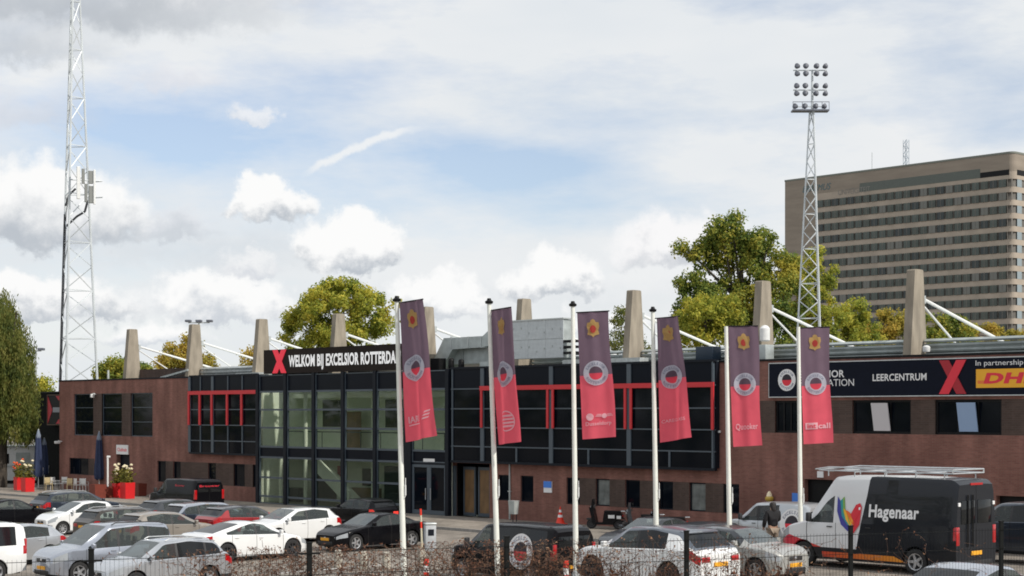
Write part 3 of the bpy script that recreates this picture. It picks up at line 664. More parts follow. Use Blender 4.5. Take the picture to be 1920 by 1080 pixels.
for px, py, lb in ((846, 682, 'small dark camera post on the roof left of the duct box'), (865, 684, 'low dark vent hood on the roof under the duct')):
    onwall('roof_vent', lb, 'vent', px, py, MB().rbox(-.12, .12, -.12, .12, -.25, .15, .03).lathe([(.17, .15), (.14, .26), (.02, .32)], 10), M_BLACK, .8, smooth=True)
for px, py, wd, h, m, lb in ((1434, 640, .45, .7, M_WHITE, 'white drum antenna at the foot of a concrete pylon'), (1328, 676, 1.0, .62, mat('dark_blue_box', lin(24, 44, 62), .5), 'dark blue cabinet on the roof above the wide window box'),
                       (1428, 677, .9, .7, M_ZINC, 'grey box on the roof below the white drum antenna'), (1737, 660, .3, .26, M_WHITE, 'white dome camera on roof edge right of the tall pylon')):
    mb = MB(); (mb.lathe([(wd*.4, 0), (wd*.5, .05), (wd*.5, h*.8), (wd*.3, h*.95), (.05, h)], 14) if m is M_WHITE else mb.rbox(-wd/2, wd/2, -.3, .3, 0, h, .03))
    onwall('roof_unit', lb, 'roof unit', px, py, mb, m, .9, smooth=True)
# dark annex left of the brick block with a red X screen
ax = frame_thing('dark_annex', 'black box-shaped annex behind the left corner of the brick block', 'building')
a0, a1 = U(68, 3.), U(120, 3.); zt = ZZ(75, 737, 3.)
MB().box(a0, a1+3, 3., 9, 0, zt).build('wall', mat('black_cladding', (.008, .009, .009), .8, var=.3, spec=.1), ax)
piece('roof_edge', M_BLACK, ax, a0-.05, a1+3, 2.95, 9.05, zt, zt+.1)
ls = frame_thing('x_screen', 'square advertising screen with half a red X, at the left building corner', 'screen', u=U(89, 2.6), v=2.6, z=ZZ(89, 797, 2.6))
L = U(124, 2.6)-U(89, 2.6); H = ZZ(89, 740, 2.6)-ZZ(89, 797, 2.6)
MB().box(0, L, 0, .35, 0, H).build('panel', M_BLACK, ls)
mb = MB(); mb.prism([(.05, .08), (.05, H-.08), (L*.28, H/2)], lambda x, z: (x, -.02, z), lambda x, z: (x, -.002, z)); mb.build('red_wedge', M_SIGNR, ls)
mb = MB(); mb.prism([(L*.45, H-.1), (L*.8, H-.1), (L*.62, H-.45)], lambda x, z: (x, -.02, z), lambda x, z: (x, -.002, z)); mb.prism([(L*.45, .1), (L*.8, .1), (L*.62, .45)], lambda x, z: (x, -.02, z), lambda x, z: (x, -.002, z)); mb.build('red_arrow', M_SIGNR, ls)
piece('grey_bar', M_GREYR, ls, L*.3, L, -.02, -.002, H*.42, H*.58)
e = MB()
for q in ((0, L, 0, .06), (0, L, H-.06, H)): e.box(q[0], q[1], -.05, -.001, q[2], q[3])
e.box(0, .06, -.049, -.001, .06, H-.06); e.build('edge_trim', mat('bronze', lin(110, 80, 60), .5), ls)

for k in range(3): piece('louvre', M_BLACK, au, b+.02, b+.9, vU-.02, vU+.3, z0+.15+.28*k, z0+.27+.28*k)
# ------------------------------------------------------------------ office tower
OFK = F*3.4/24.7*3840
OOZ = OFK/(1472+1950); OO = Vector(((1472-960)/F*OOZ, OOZ))
def OU(px, v=0.): return U(px, v, OO)
def OZZ(px, py, v=0.): return ZZ(px, py, v, OO)
M_OFC = mat('office_concrete', (.27, .23, .187), .9, var=.12, vscale=.12, stretch=(1, 1, 6))
M_OFB = mat('office_band', (.385, .33, .27), .9, var=.10, vscale=.25)
M_OFG = mat('office_glass', (.070, .085, .070), .15, spec=.4, var=.5, vscale=.35)
M_OFP = mat('office_pier', (.15, .14, .125), .7, var=.3, vscale=.3)
of = empty('office_tower', (OO.x, OO.y, 0), ROT, 'tall brown office slab with rows of windows, far behind the stadium', 'building')
oL = OU(1900); OD = 18.; oT = OZZ(1472, 341)
def foot(g, r=1.6):
    pts = [(0-g, 0-g)]
    for i in range(6):
        a = -math.pi/2+math.pi/2*i/5; pts.append((oL+g-r+r*math.cos(a), -g+r+r*math.sin(a)))
    pts += [(oL+g, OD+g), (0-g, OD+g)]
    return pts
def ring(z0, z1, g): return MB().prism(foot(g), lambda x, y: (x, y, z0), lambda x, y: (x, y, z1))
FP = 3.4; r0 = OZZ(1550, 381)                      # centre height of the top window row
ring(0, oT-.4, -.35).build('core', M_OFP, of)
NROW = 13; win = OU(1531)
for i in range(NROW+1):
    z1 = r0-FP*i+FP-1.0; z0 = z1-1.42
    if i == 0: z0, z1 = r0+1.0, r0+3.0
    ring(z0, z1, 0).build('band', M_OFB, of)
ring(0, r0-FP*NROW+1.0-.01, 0.004).build('plinth', M_OFC, of)
ring(r0+3.0, oT, .02).build('parapet_wall', M_OFC, of)
ring(oT, oT+.5, .12).build('roof_edge', mat('roof_edge_green', (.17, .185, .16), .7), of)
MB().box(-.03, win-.5, -.03, 6, 0, r0+3.0).build('blank_wall', M_OFC, of)
MB().box(-.25, -.03, 1.0, OD-1, 0, oT-4).build('end_ribs', M_OFP, of)
rw = random.Random(12); OFGS = [M_OFG, mat('office_glass_pale', (.065, .085, .072), .2, var=.4, vscale=.4), mat('office_glass_dark', (.02, .028, .026), .12), mat('office_blind', (.15, .155, .14), .5)]
NW = 23; ww = (oL-1.7-win)/NW
for i in range(NROW):
    z0 = r0-FP*i-1.0
    for k in range(NW): piece('pane', OFGS[rw.choice((0, 0, 0, 1, 1, 2, 3))], of, win+k*ww+.28, win+(k+1)*ww-.28, -.2, -.1, z0+.02, z0+1.96) if i*NW+k < 299 else None
    for k in range(NW): pass
mbp = MB()
for i in range(NROW):
    z0 = r0-FP*i-1.0
    for k in range(NW+1): mbp.box(win+k*ww-.06, win+k*ww+.06, -.12, .3, z0, z0+1.98); mbp.box(win+(k+.5)*ww-.12, win+(k+.5)*ww+.02, -.22, .3, z0, z0+1.98)
tag(mbp.build('window_piers', M_OFP, of), kind='stuff')
cg = mat('corner_glass', (.25, .30, .32), .15)
for i in range(NROW):
    z0 = r0-FP*i-1.0
    MB().box(oL-.06, oL+.02, 1.9, 4.2, z0+.02, z0+1.96).build('corner_window', cg, of)
MB().box(OU(1612), OU(1838), -.06, .0, OZZ(1612, 360), OZZ(1612, 344)).build('top_glazing', mat('top_glazing', (.085, .10, .085), .3, var=.2), of)
MB().box(OU(1838), oL-1.2, -.06, .0, OZZ(1838, 334), OZZ(1838, 324)).build('top_slot', M_BLACK, of)
MB().box(oL-1.2, oL+.04, 1.8, 10, OZZ(1838, 334), OZZ(1838, 324)).build('top_slot', M_BLACK, of)
an = MB(); au_ = OU(1699, 5.); z0 = oT; z1 = ZZ(1699, 262, 5., OO)
for dx, dy in ((-.55, -.55), (.55, -.55), (.55, .55), (-.55, .55)): an.tube((au_+dx, 5+dy, z0), (au_+dx, 5+dy, z1), .10, n=5)
k = int((z1-z0)/1.3)
for i in range(k):
    a, b = z0+(z1-z0)*i/k, z0+(z1-z0)*(i+1)/k; s = 1 if i % 2 else -1
    for y in (-.55, .55): an.tube((au_-.55*s, 5+y, a), (au_+.55*s, 5+y, b), .07, n=4)
    for x in (-.55, .55): an.tube((au_+x, 5-.55*s, a), (au_+x, 5+.55*s, b), .07, n=4)
an.build('antenna_mast', mat('pale_steel', (.50, .56, .62), .5), of)
MB().tube((OU(1635, 5.), 5, oT), (OU(1635, 5.), 5, oT+6), .08, n=5).build('aerial', M_GALV, of)
LTM = mat('office_letters', (.22, .21, .19), .6); TEAL = mat('office_teal', (.06, .13, .15), .5)
lt = MB(); put_text(lt, 'UNIVERSITEIT', 0., 1., OU(1572), OZZ(1572, 366), 1.5, lambda x, y: (x, -.1, y), width=OU(1632)-OU(1572)); lt.build('lettering', LTM, of, raw=True)
lt = MB(); put_text(lt, 'ERASMUS', 0., 1., OU(1505), OZZ(1505, 361), 1.8, lambda x, y: (x+(y-OZZ(1505, 361))*.3, -.1, y), width=OU(1556)-OU(1505)); lt.build('lettering', TEAL, of, raw=True)
# ------------------------------------------------------------------ lattice masts
def lattice(name, label, base, wb_, wt_, z0, z1, nseg, m, rleg, rbr, rz=.5):
    o = empty(name, base, rz, label, 'floodlight mast')
    def leg(i, z):
        t = (z-z0)/(z1-z0); r = (wb_+(wt_-wb_)*t)*.577; a = 2*math.pi*i/3; return Vector((r*math.cos(a), r*math.sin(a), z))
    for i in range(3): MB().tube(leg(i, z0), leg(i, z1), rleg, rleg*.7, n=6).build('leg', m, o, True)
    zs = [z0+(z1-z0)*(1-(1-j/nseg)**1.25) if False else z0+(z1-z0)*j/nseg for j in range(nseg+1)]
    for i in range(3):
        br = MB()
        for j in range(nseg):
            p, q = (i, (i+1) % 3) if j % 2 else ((i+1) % 3, i)
            br.tube(leg(p, zs[j]), leg(q, zs[j+1]), rbr, n=4)
            if j % 2 == 0: br.tube(leg(i, zs[j]), leg((i+1) % 3, zs[j]), rbr*.8, n=4)
        br.build('bracing', m, o)
    return o, leg
MSTEEL = mat('mast_galvanised', (.60, .64, .66), .5, .2, var=.12, vscale=.6)
b = at(140, 128, 0)
lm, leg = lattice('floodlight_mast', 'tall slim steel lattice mast with phone antennas, behind the left end of the building', b, 3.6, .4, 0, 41, 22, MSTEEL, .10, .045, .42)
def lmz(py): return pz(py, 128)
dk = mat('cable_black', (.02, .022, .028), .6)
cb = MB(); a_ = [leg(1, z)+Vector((-.02, -.12, 0)) for z in (0, 8, 14, lmz(400))]
for q in range(3): cb.path([p+Vector((.075*q-.08, -.05, 0)) for p in a_], .032, 5)
cb.build('cable_run', dk, lm)
cb = MB()
p0 = leg(1, lmz(425)); cb.path([p0, p0+Vector((.9, -.2, .9)), p0+Vector((1.5, -.2, 1.3)), p0+Vector((1.75, -.1, 2.2))], .09, 6)
p0 = leg(1, lmz(384)); cb.path([p0, p0+Vector((.3, -.2, .9)), p0+Vector((.75, -.2, 1.35))], .09, 6); cb.build('cable_loop', dk, lm)
for px, y0, y1, wd, m in ((147, 318, 378, .26, M_WHITE), (156, 322, 350, .22, mat('antenna_grey', (.22, .23, .22), .6)), (170, 326, 350, .34, MATS['antenna_grey']), (177, 324, 388, .16, M_WHITE), (171, 354, 386, .36, MATS['antenna_grey']), (161, 350, 384, .2, MATS['antenna_grey'])):
    X = (px-960)/F*126.4-b.x; loc = Vector((X, -1.6, 0)); loc.rotate(Matrix.Rotation(-.42, 3, 'Z'))
    MB().rbox(loc.x-wd/2, loc.x+wd/2, loc.y-.1, loc.y+.1, lmz(y1), lmz(y0), .03).build('antenna_panel', m, lm)
MB().tube(leg(0, lmz(340)), leg(0, lmz(340))+Vector((.9, -.9, 0)), .05).tube(leg(2, lmz(340)), leg(0, lmz(340))+Vector((.9, -.9, 0)), .05).tube(leg(0, lmz(370)), leg(0, lmz(370))+Vector((.9, -.9, 0)), .05).build('antenna_bracket', MSTEEL, lm)
# right mast
ZR = 113; b = at(1523, ZR, 0)
def rmz(py): return pz(py, ZR)
rm, leg = lattice('floodlight_mast', 'steel lattice floodlight mast carrying three rows of lamps, in front of the office tower', b, 2.75, .30, 0, rmz(205), 22, MSTEEL, .075, .038, .9)
tx = -10/F*ZR
MB().tube((-.0, 0, rmz(212)), (0, 0, rmz(131)), .10, .07, n=8).build('top_pole', MSTEEL, rm, True)
FLD = mat('lamp_housing', (.12, .13, .16), .5, var=.2)
LENS = mat('lamp_glass', (.28, .30, .33), .1)
lampm = MB().lathe([(.10, -.34), (.24, -.22), (.31, .0), (.33, .05)], 12, axis='y').mesh('lamp', FLD, True)
lensm = MB().lathe([(.30, -.02), (.26, .03)], 12, axis='y').mesh('lens', LENS, True)
for r, (y0, pxs) in enumerate(((132, (-29, -13, 7, 23)), (169, (-30, -14, 6, 23)), (200, (-33, -15, 5, 21)))):
    z = rmz(y0)
    bar = MB(); bar.box(-1.3, 1.0, -.035, .035, z-.035, z+.035); 
    bb = bar.build('lamp_bar', MSTEEL, rm); bb.rotation_euler = (0, 0, -.9)
    for k, dx in enumerate(pxs):
        x = dx/F*ZR
        for dz in ((.26, -.26) if r < 2 else (0.,)):
            p = Vector((x, -.2, z+dz)); p.rotate(Matrix.Rotation(-.9, 3, 'Z'))
            l = inst('floodlight', lampm, rm, p, (.62, .62, .62), (R(38), 0, -.9+.5*(k-1.5)))
            inst('lens', lensm, l, (0, .05, 0))
pl = MB(); z = rmz(208); pl.box(-1.4, 1.1, -.4, .4, z-.05, z+.05)
for x in (-1.38, -.75, 0., .6, 1.08): pl.tube((x, -.38, z), (x, -.38, z+.56), .022, n=4)
pl.box(-1.4, 1.1, -.4, -.37, z+.53, z+.57)
po = pl.build('platform', FLD, rm); po.rotation_euler = (0, 0, -.9)
# slim masts far behind
def slim(px, Y, ytop, label, lamps, hw=1.0):
    b = at(px, Y, 0); o = empty('lamp_mast', b, 0, label, 'lamp mast'); zt = pz(ytop, Y)
    MB().tube((0, 0, 0), (0, 0, zt), .16, .09, n=8).build('pole', M_GALV, o, True)
    if lamps:
        MB().box(-hw, hw, -.05, .05, zt-.1, zt).build('cross_bar', M_GALV, o)
        for i in range(lamps): x = -hw+2*hw*i/(lamps-1); MB().rbox(x-.28, x+.28, -.3, .3, zt, zt+.22, .05).build('lamp_head', FLD, o)
slim(373, 155, 604, 'slim pole with a bar of floodlights behind the second pylon from left', 3, 1.0)
slim(67, 150, 657, 'thin white lamp pole between the willow and the lattice mast', 2, .5)
slim(1562, 180, 556, 'thin white pole standing right of the lattice floodlight mast', 0)
slim(203, 150, 694, 'short thin pole left of the first concrete pylon', 0)
# ------------------------------------------------------------------ trees
LF_A = leaf_mat('leaves_green_yellow', lin(104, 124, 54), lin(166, 170, 70), lin(212, 198, 84), trans=.5)
LF_B = leaf_mat('leaves_green', lin(72, 98, 50), lin(124, 140, 64), lin(190, 178, 76), .35, .48)
LF_C = leaf_mat('leaves_willow', lin(70, 86, 44), lin(108, 116, 56), lin(134, 130, 68), 1.2, .42)
LF_D = leaf_mat('leaves_autumn', lin(124, 130, 62), lin(176, 162, 72), lin(204, 174, 84), .3, .48)
M_BARK = mat('bark', (.055, .045, .035), .9, var=.35, bump=.5, bscale=14)
def leaves(mb, rnd, c, n, spread, size, droop=0., asp=.32):
    for _ in range(n):
        p = c+Vector((rnd.gauss(0, spread), rnd.gauss(0, spread), rnd.gauss(0, spread*.8)))
        d = Vector((rnd.uniform(-1, 1), rnd.uniform(-1, 1), rnd.uniform(-1, .5)-droop)).normalized()
        s = d.cross(Vector((rnd.uniform(-1, 1), rnd.uniform(-1, 1), rnd.uniform(-1, 1)))).normalized(); k = size*rnd.uniform(.6, 1.3)
        o = len(mb.v); mb.v += [tuple(p-s*k*asp), tuple(p+d*k*.5-s*.02), tuple(p+s*k*asp), tuple(p-d*k*.5)]
        mb.f.append((o, o+1, o+2, o+3)); mb.m.append(0)
def clump(mb, rnd, c, n, rad, size):
    for _ in range(n):
        q = Vector((rnd.gauss(0, 1), rnd.gauss(0, 1), rnd.gauss(0, .8))).normalized()*(rnd.random()**.5)
        p = c+q*rad; nn = (q+Vector((rnd.gauss(0, .45), rnd.gauss(0, .45), rnd.gauss(0, .45)+.15))).normalized()
        a = nn.orthogonal().normalized(); b_ = nn.cross(a); t_ = rnd.uniform(0, 6.28); u_ = a*math.cos(t_)+b_*math.sin(t_); v_ = nn.cross(u_); k = size*rnd.uniform(.6, 1.3)
        o = len(mb.v); mb.v += [tuple(p-v_*k*.34), tuple(p+u_*k*.55), tuple(p+v_*k*.34), tuple(p-u_*k*.5)]
        mb.f.append((o, o+1, o+2, o+3)); mb.m.append(0)
def tree(label, px, Y, blobs, leafm, ncl, per, size, seed, trunk_r=.3, group='trees behind the stadium', spread=.55, name='deciduous_tree'):
    """blobs: (px, py, rx_px, ry_px) outlines of the crown's lobes in the tree's own plane"""
    rnd = random.Random(seed); b = at(px, Y, 0); o = empty(name, b, 0, label, 'tree', group)
    s = Y/F; bl = []
    for (bx, by, rx, ry) in blobs:
        rx_, ry_ = rx*s, ry*s
        bl.append((Vector(((bx-960)*s-b.x, rnd.uniform(-.5, .5)*rx_, pz(by, Y))), rx_, (rx_+ry_)*.45, ry_))
    tot = sum(q[1]*q[3] for q in bl); mb = MB(); tips = []
    for (c, rx, ry, rz_) in bl:
        for _ in range(max(4, int(ncl*.92*rx*rz_/tot))):
            d = Vector((rnd.gauss(0, 1), rnd.gauss(0, 1), rnd.gauss(0, 1))).normalized(); r = rnd.uniform(.25, 1)**.4
            p = c+Vector((d.x*rx*r, d.y*ry*r, d.z*rz_*r)); tips.append((p, c))
            clump(mb, rnd, p, int(per*3.0), spread*rnd.uniform(1.0, 1.9), size*.62)
    tk = MB(); zc = min(q[0].z-q[3]*.6 for q in bl); top = Vector((sum(q[0].x*q[1] for q in bl)/sum(q[1] for q in bl), 0, max(q[0].z for q in bl)))
    pts = [Vector((0, 0, 0)), Vector((.1, 0, zc*.5)), Vector((top.x*.4, .1, max(zc, 2.5))), top]
    rs = [trunk_r*1.3, trunk_r, trunk_r*.8, trunk_r*.2]
    for i in range(3): tk.tube(pts[i], pts[i+1], rs[i], rs[i+1], n=8)
    lm_ = MB()
    for (c, rx, ry, rz_) in bl: lm_.tube(pts[2]+(top-pts[2])*rnd.uniform(0, .4), c, trunk_r*.45, trunk_r*.12, n=6)
    for (p, c) in rnd.sample(tips, min(len(tips), 90)): lm_.tube(c+(p-c)*rnd.uniform(-.2, .2), p, trunk_r*.12, trunk_r*.03, n=4, caps=False)
    t = tk.build('trunk', M_BARK, o, True); lm_.build('limbs', M_BARK, t, True); mb.build('crown', leafm, o, raw=True)
    return o
tree('rounded green and yellow tree rising behind the welcome board', 640, 150, [(640, 590, 75, 58), (575, 620, 50, 36), (702, 590, 46, 46), (650, 550, 45, 26), (612, 560, 34, 28), (600, 655, 70, 36), (695, 640, 52, 36), (556, 597, 26, 22)], LF_A, 260, 42, .42, 1, .3, spread=.5)
tree('largest green tree with gaps of sky, left of the right floodlight mast', 1400, 125, [(1375, 470, 60, 48), (1330, 480, 40, 30), (1352, 436, 30, 24), (1432, 480, 42, 46), (1415, 440, 22, 20), (1300, 530, 38, 24), (1380, 560, 80, 50), (1465, 560, 60, 60), (1480, 500, 24, 30), (1320, 590, 60, 40), (1440, 640, 90, 40), (1372, 415, 14, 14), (1285, 465, 18, 12)], LF_B, 500, 40, .36, 2, .35, spread=.44)
tree('yellowing tree overlapping the left edge of the office tower', 1530, 140, [(1520, 495, 32, 28), (1545, 520, 26, 24), (1505, 560, 44, 50), (1545, 600, 45, 40)], LF_A, 110, 42, .38, 3, .2, spread=.42)
tree('low yellow-green tree in front of the office tower, right of the mast', 1590, 190, [(1590, 590, 40, 32), (1560, 630, 50, 40), (1615, 625, 40, 34)], LF_A, 90, 42, .5, 4, .25)
tree('golden autumn tree below the office tower, left of the tall pylon', 1660, 200, [(1655, 612, 42, 28), (1690, 605, 34, 22), (1640, 640, 60, 30)], LF_D, 90, 42, .5, 5, .25)
tree('dark green tree below the office tower, right of the tall pylon', 1770, 200, [(1765, 610, 40, 26), (1800, 618, 40, 22), (1760, 645, 70, 30)], LF_B, 90, 42, .5, 6, .25)
tree('faint golden tree at the foot of the office tower, behind the longest rods', 1850, 210, [(1850, 632, 50, 22), (1890, 640, 40, 20)], LF_D, 60, 40, .5, 7, .2)
tree('shrubby yellow-green tree below the largest tree', 1325, 118, [(1322, 600, 52, 44), (1290, 630, 40, 34), (1360, 600, 30, 40)], LF_A, 110, 42, .34, 8, .2, spread=.4)
tree('thin pale willow behind the pylon in the middle', 1165, 150, [(1165, 610, 18, 40), (1152, 640, 16, 30), (1205, 655, 20, 18)], LF_C, 36, 28, .32, 9, .15, spread=.45)
tree('small golden tree between the first two pylons from left', 345, 165, [(340, 665, 36, 26), (322, 685, 30, 22), (385, 690, 20, 22), (352, 645, 14, 14)], LF_D, 70, 36, .45, 10, .18)
tree('small golden tree behind the third pylon from left', 470, 170, [(468, 680, 18, 22), (480, 665, 12, 16)], LF_D, 24, 30, .4, 11, .12)
tree('small green tree behind the first pylon from left', 225, 160, [(220, 692, 26, 20), (262, 695, 18, 14), (196, 702, 16, 14)], LF_B, 60, 36, .42, 12, .18)
tree('yellow-green tree top above the black annex', 78, 160, [(80, 728, 18, 16), (66, 740, 16, 18), (95, 740, 12, 10)], LF_A, 30, 34, .42, 13, .15)
# weeping willow at the left edge
rnd = random.Random(21); Yw = 118.; b = at(0, Yw, 0)
wo_ = empty('weeping_willow', b, 0, 'big weeping willow at the left edge of the picture', 'tree', 'trees behind the stadium')
mb = MB(); s = Yw/F; bx0 = b.x
for i in range(900):
    px = rnd.uniform(-100, 60); e = max(0., 1-((px+25)/92)**2)
    ytop = 775-(235*e**.5)+rnd.uniform(-4, 150)
    yend = min(838-14*rnd.random(), ytop+rnd.uniform(50, 130)+30*e)
    x0, y0 = (px-960)*s-bx0, rnd.uniform(-1, 1)*3.0*math.sqrt(e+.05)
    n_ = max(2, int((yend-ytop)/2.4)); dx = rnd.uniform(-.3, .3)
    for k in range(n_):
        z = pz(ytop+(yend-ytop)*k/n_, Yw)
        leaves(mb, rnd, Vector((x0+dx*k/n_, y0, z)), 4, .15, .26, 1.6, .15)
mb.build('crown', LF_C, wo_, raw=True)
tk = MB(); tk.tube((0, 0, 0), (.1, 0, 4), .5, .4, n=10)
for i in range(9): a = i*.7; tk.tube((.1, 0, 3.5+.3*i), (1.9*math.cos(a), 1.5*math.sin(a), 7+.7*i), .16, .05, n=6)
tk.build('trunk', M_BARK, wo_, True)
# far left: cabins, hedges
cab = mat('cabin_white', (.70, .71, .71), .5, var=.06)
for i, (px, Y, wd, y0, y1, lb) in enumerate(((10, 128, 2.6, 838, 872, 'white site cabin at the left edge behind the terrace'), (52, 140, 1.7, 849, 868, 'small white kiosk below the willow, behind the hedge'))):
    b = at(px, Y, 0); o = empty('site_cabin', b, .3, lb, 'cabin', 'white cabins left of the building')
    z1 = pz(y0, Y); MB().box(-wd, wd, -1.2, 1.2, .25, z1).build('wall', cab, o); MB().box(-wd-.1, wd+.1, -1.3, 1.3, z1, z1+.12).build('roof', M_ZINC, o)
    MB().box(-wd*.6, wd*.1, -1.23, -1.2, z1*.55, z1*.82).build('window', M_BLACKG, o); MB().box(wd*.3, wd*.7, -1.23, -1.2, .3, z1*.85).build('door', M_ZINC, o)
    MB().box(-wd, wd, -1.1, 1.1, 0, .25).build('skid', M_BLACK, o)
    MB().box(-wd, wd, -1.24, -1.2, z1*.45, z1*.5).build('trim', M_ZINC, o)
def hedge(label, px, Y, wd, h, seed, m, dep=1.0):
    rnd = random.Random(seed); b = at(px, Y, 0); o = empty('hedge', b, .2, label, 'hedge'); mb = MB()
    for _ in range(int(wd*h*36)):
        leaves(mb, rnd, Vector((rnd.uniform(-wd/2, wd/2), rnd.uniform(-dep/2, dep/2), rnd.uniform(.1, h))), 6, .15, .22)
    mb.build('foliage', m, o, raw=True); tk = MB()
    for i in range(int(wd)+1): tk.tube((-wd/2+i, 0, 0), (-wd/2+i, 0, h*.7), .04, .02, n=5)
    tk.build('stems', M_BARK, o)
hedge('dark green hedge behind the left red planters', 56, 132, 5, 1.7, 31, LF_B)
hedge('long low dark hedge behind the white cabins', 0, 146, 14, 2.2, 32, LF_B)

# belt of trees along the left side of the ground, outside the picture, mirrored in the dark panes
rnd = random.Random(44); mb = MB(); tkb = MB()
for i in range(34):
    bx, by = -82-rnd.uniform(0, 14), 8+i*4.6+rnd.uniform(-1.5, 1.5); h = rnd.uniform(10, 16)
    tkb.tube((bx, by, 0), (bx, by, h*.7), .3, .12, n=6)
    for _ in range(34):
        d_ = Vector((rnd.gauss(0, 1), rnd.gauss(0, 1), rnd.gauss(0, 1))).normalized()*rnd.uniform(.5, 1); leaves(mb, rnd, Vector((bx+d_.x*3.4, by+d_.y*3.4, h*.55+d_.z*h*.42)), 14, .7, .8)
wb = empty('tree_belt', (0, 0, 0), 0, 'belt of dark green trees beyond the left edge, mirrored in the dark windows', 'trees'); wb['kind'] = 'stuff'
mb.build('crowns', LF_B, wb, raw=True)['kind'] = 'stuff'; tkb.build('trunks', M_BARK, wb)['kind'] = 'stuff'
# ------------------------------------------------------------------ flagpoles and banners
M_POLE = mat('pole_white', (.78, .80, .74), .35, var=.04)
def cloth_mat(name, col):
    m = mat(name, col, .85, var=.07, vscale=2.5, spec=.1); t = m.node_tree; b = t.nodes['Principled BSDF']
    tl = t.nodes.new('ShaderNodeBsdfTranslucent'); tl.inputs[0].default_value = (*col, 1); mx = t.nodes.new('ShaderNodeMixShader'); mx.inputs[0].default_value = .4
    t.links.new(b.outputs[0], mx.inputs[1]); t.links.new(tl.outputs[0], mx.inputs[2]); t.links.new(mx.outputs[0], t.nodes['Material Output'].inputs[0]); return m
M_CTOP = cloth_mat('banner_dark', lin(124, 104, 118)); M_CRED = cloth_mat('banner_red', lin(236, 102, 118))
M_GOLD = cloth_mat('crest_gold', lin(205, 170, 110)); M_CRR = cloth_mat('crest_red', lin(196, 82, 76)); M_LOGO = cloth_mat('banner_print', lin(240, 205, 214))
M_RING = cloth_mat('banner_ring', lin(206, 208, 220)); M_RINK = cloth_mat('banner_ring_ink', lin(156, 160, 178)); M_BD2 = cloth_mat('banner_badge_dark', lin(112, 94, 108)); M_BR2 = cloth_mat('banner_badge_red', lin(236, 90, 108))
PZ0, PC = 46., .0416
PX = [(744, 757, 565), (917, 933, 569), (1074, 1080, 574), (1224, 1231.5, 584), (1361.5, 1369, 612), (1497, 1502, 613)]
FLG = [((749, 568), (792, 561), (817, 817), (764, 829)), ((922, 582), (957, 576), (976, 828), (933, 834)), ((1082, 586), (1141, 583), (1155, 819), (1092, 824)),
       ((1230, 597), (1274, 593), (1297, 820), (1240, 830)), ((1365, 612), (1420, 611), (1429, 835), (1375, 838)), ((1499, 615), (1554, 613), (1561, 830), (1507, 833))]
FLAB = ['leftmost banner, folded and turned, with white IARU print', 'second banner from left, narrow, with round globe print', 'third banner from left, flat and wide, with two small logos over a line of print',
        'fourth banner from left, with a thin line of pale print', 'fifth banner from left, reading Quooker, in front of brick wall', 'rightmost banner, over the LEERCENTRUM board, with boxed call print']
PLAB = ['leftmost white flagpole, beside the black saloon', 'second white flagpole from left, in front of the black minivan front window', 'third white flagpole from left, at the tail of the black minivan', 'fourth white flagpole from left, behind the spotted white car',
        'fifth white flagpole from left, behind the small grey hatchback', 'rightmost white flagpole, beside the nose of the black and white van']
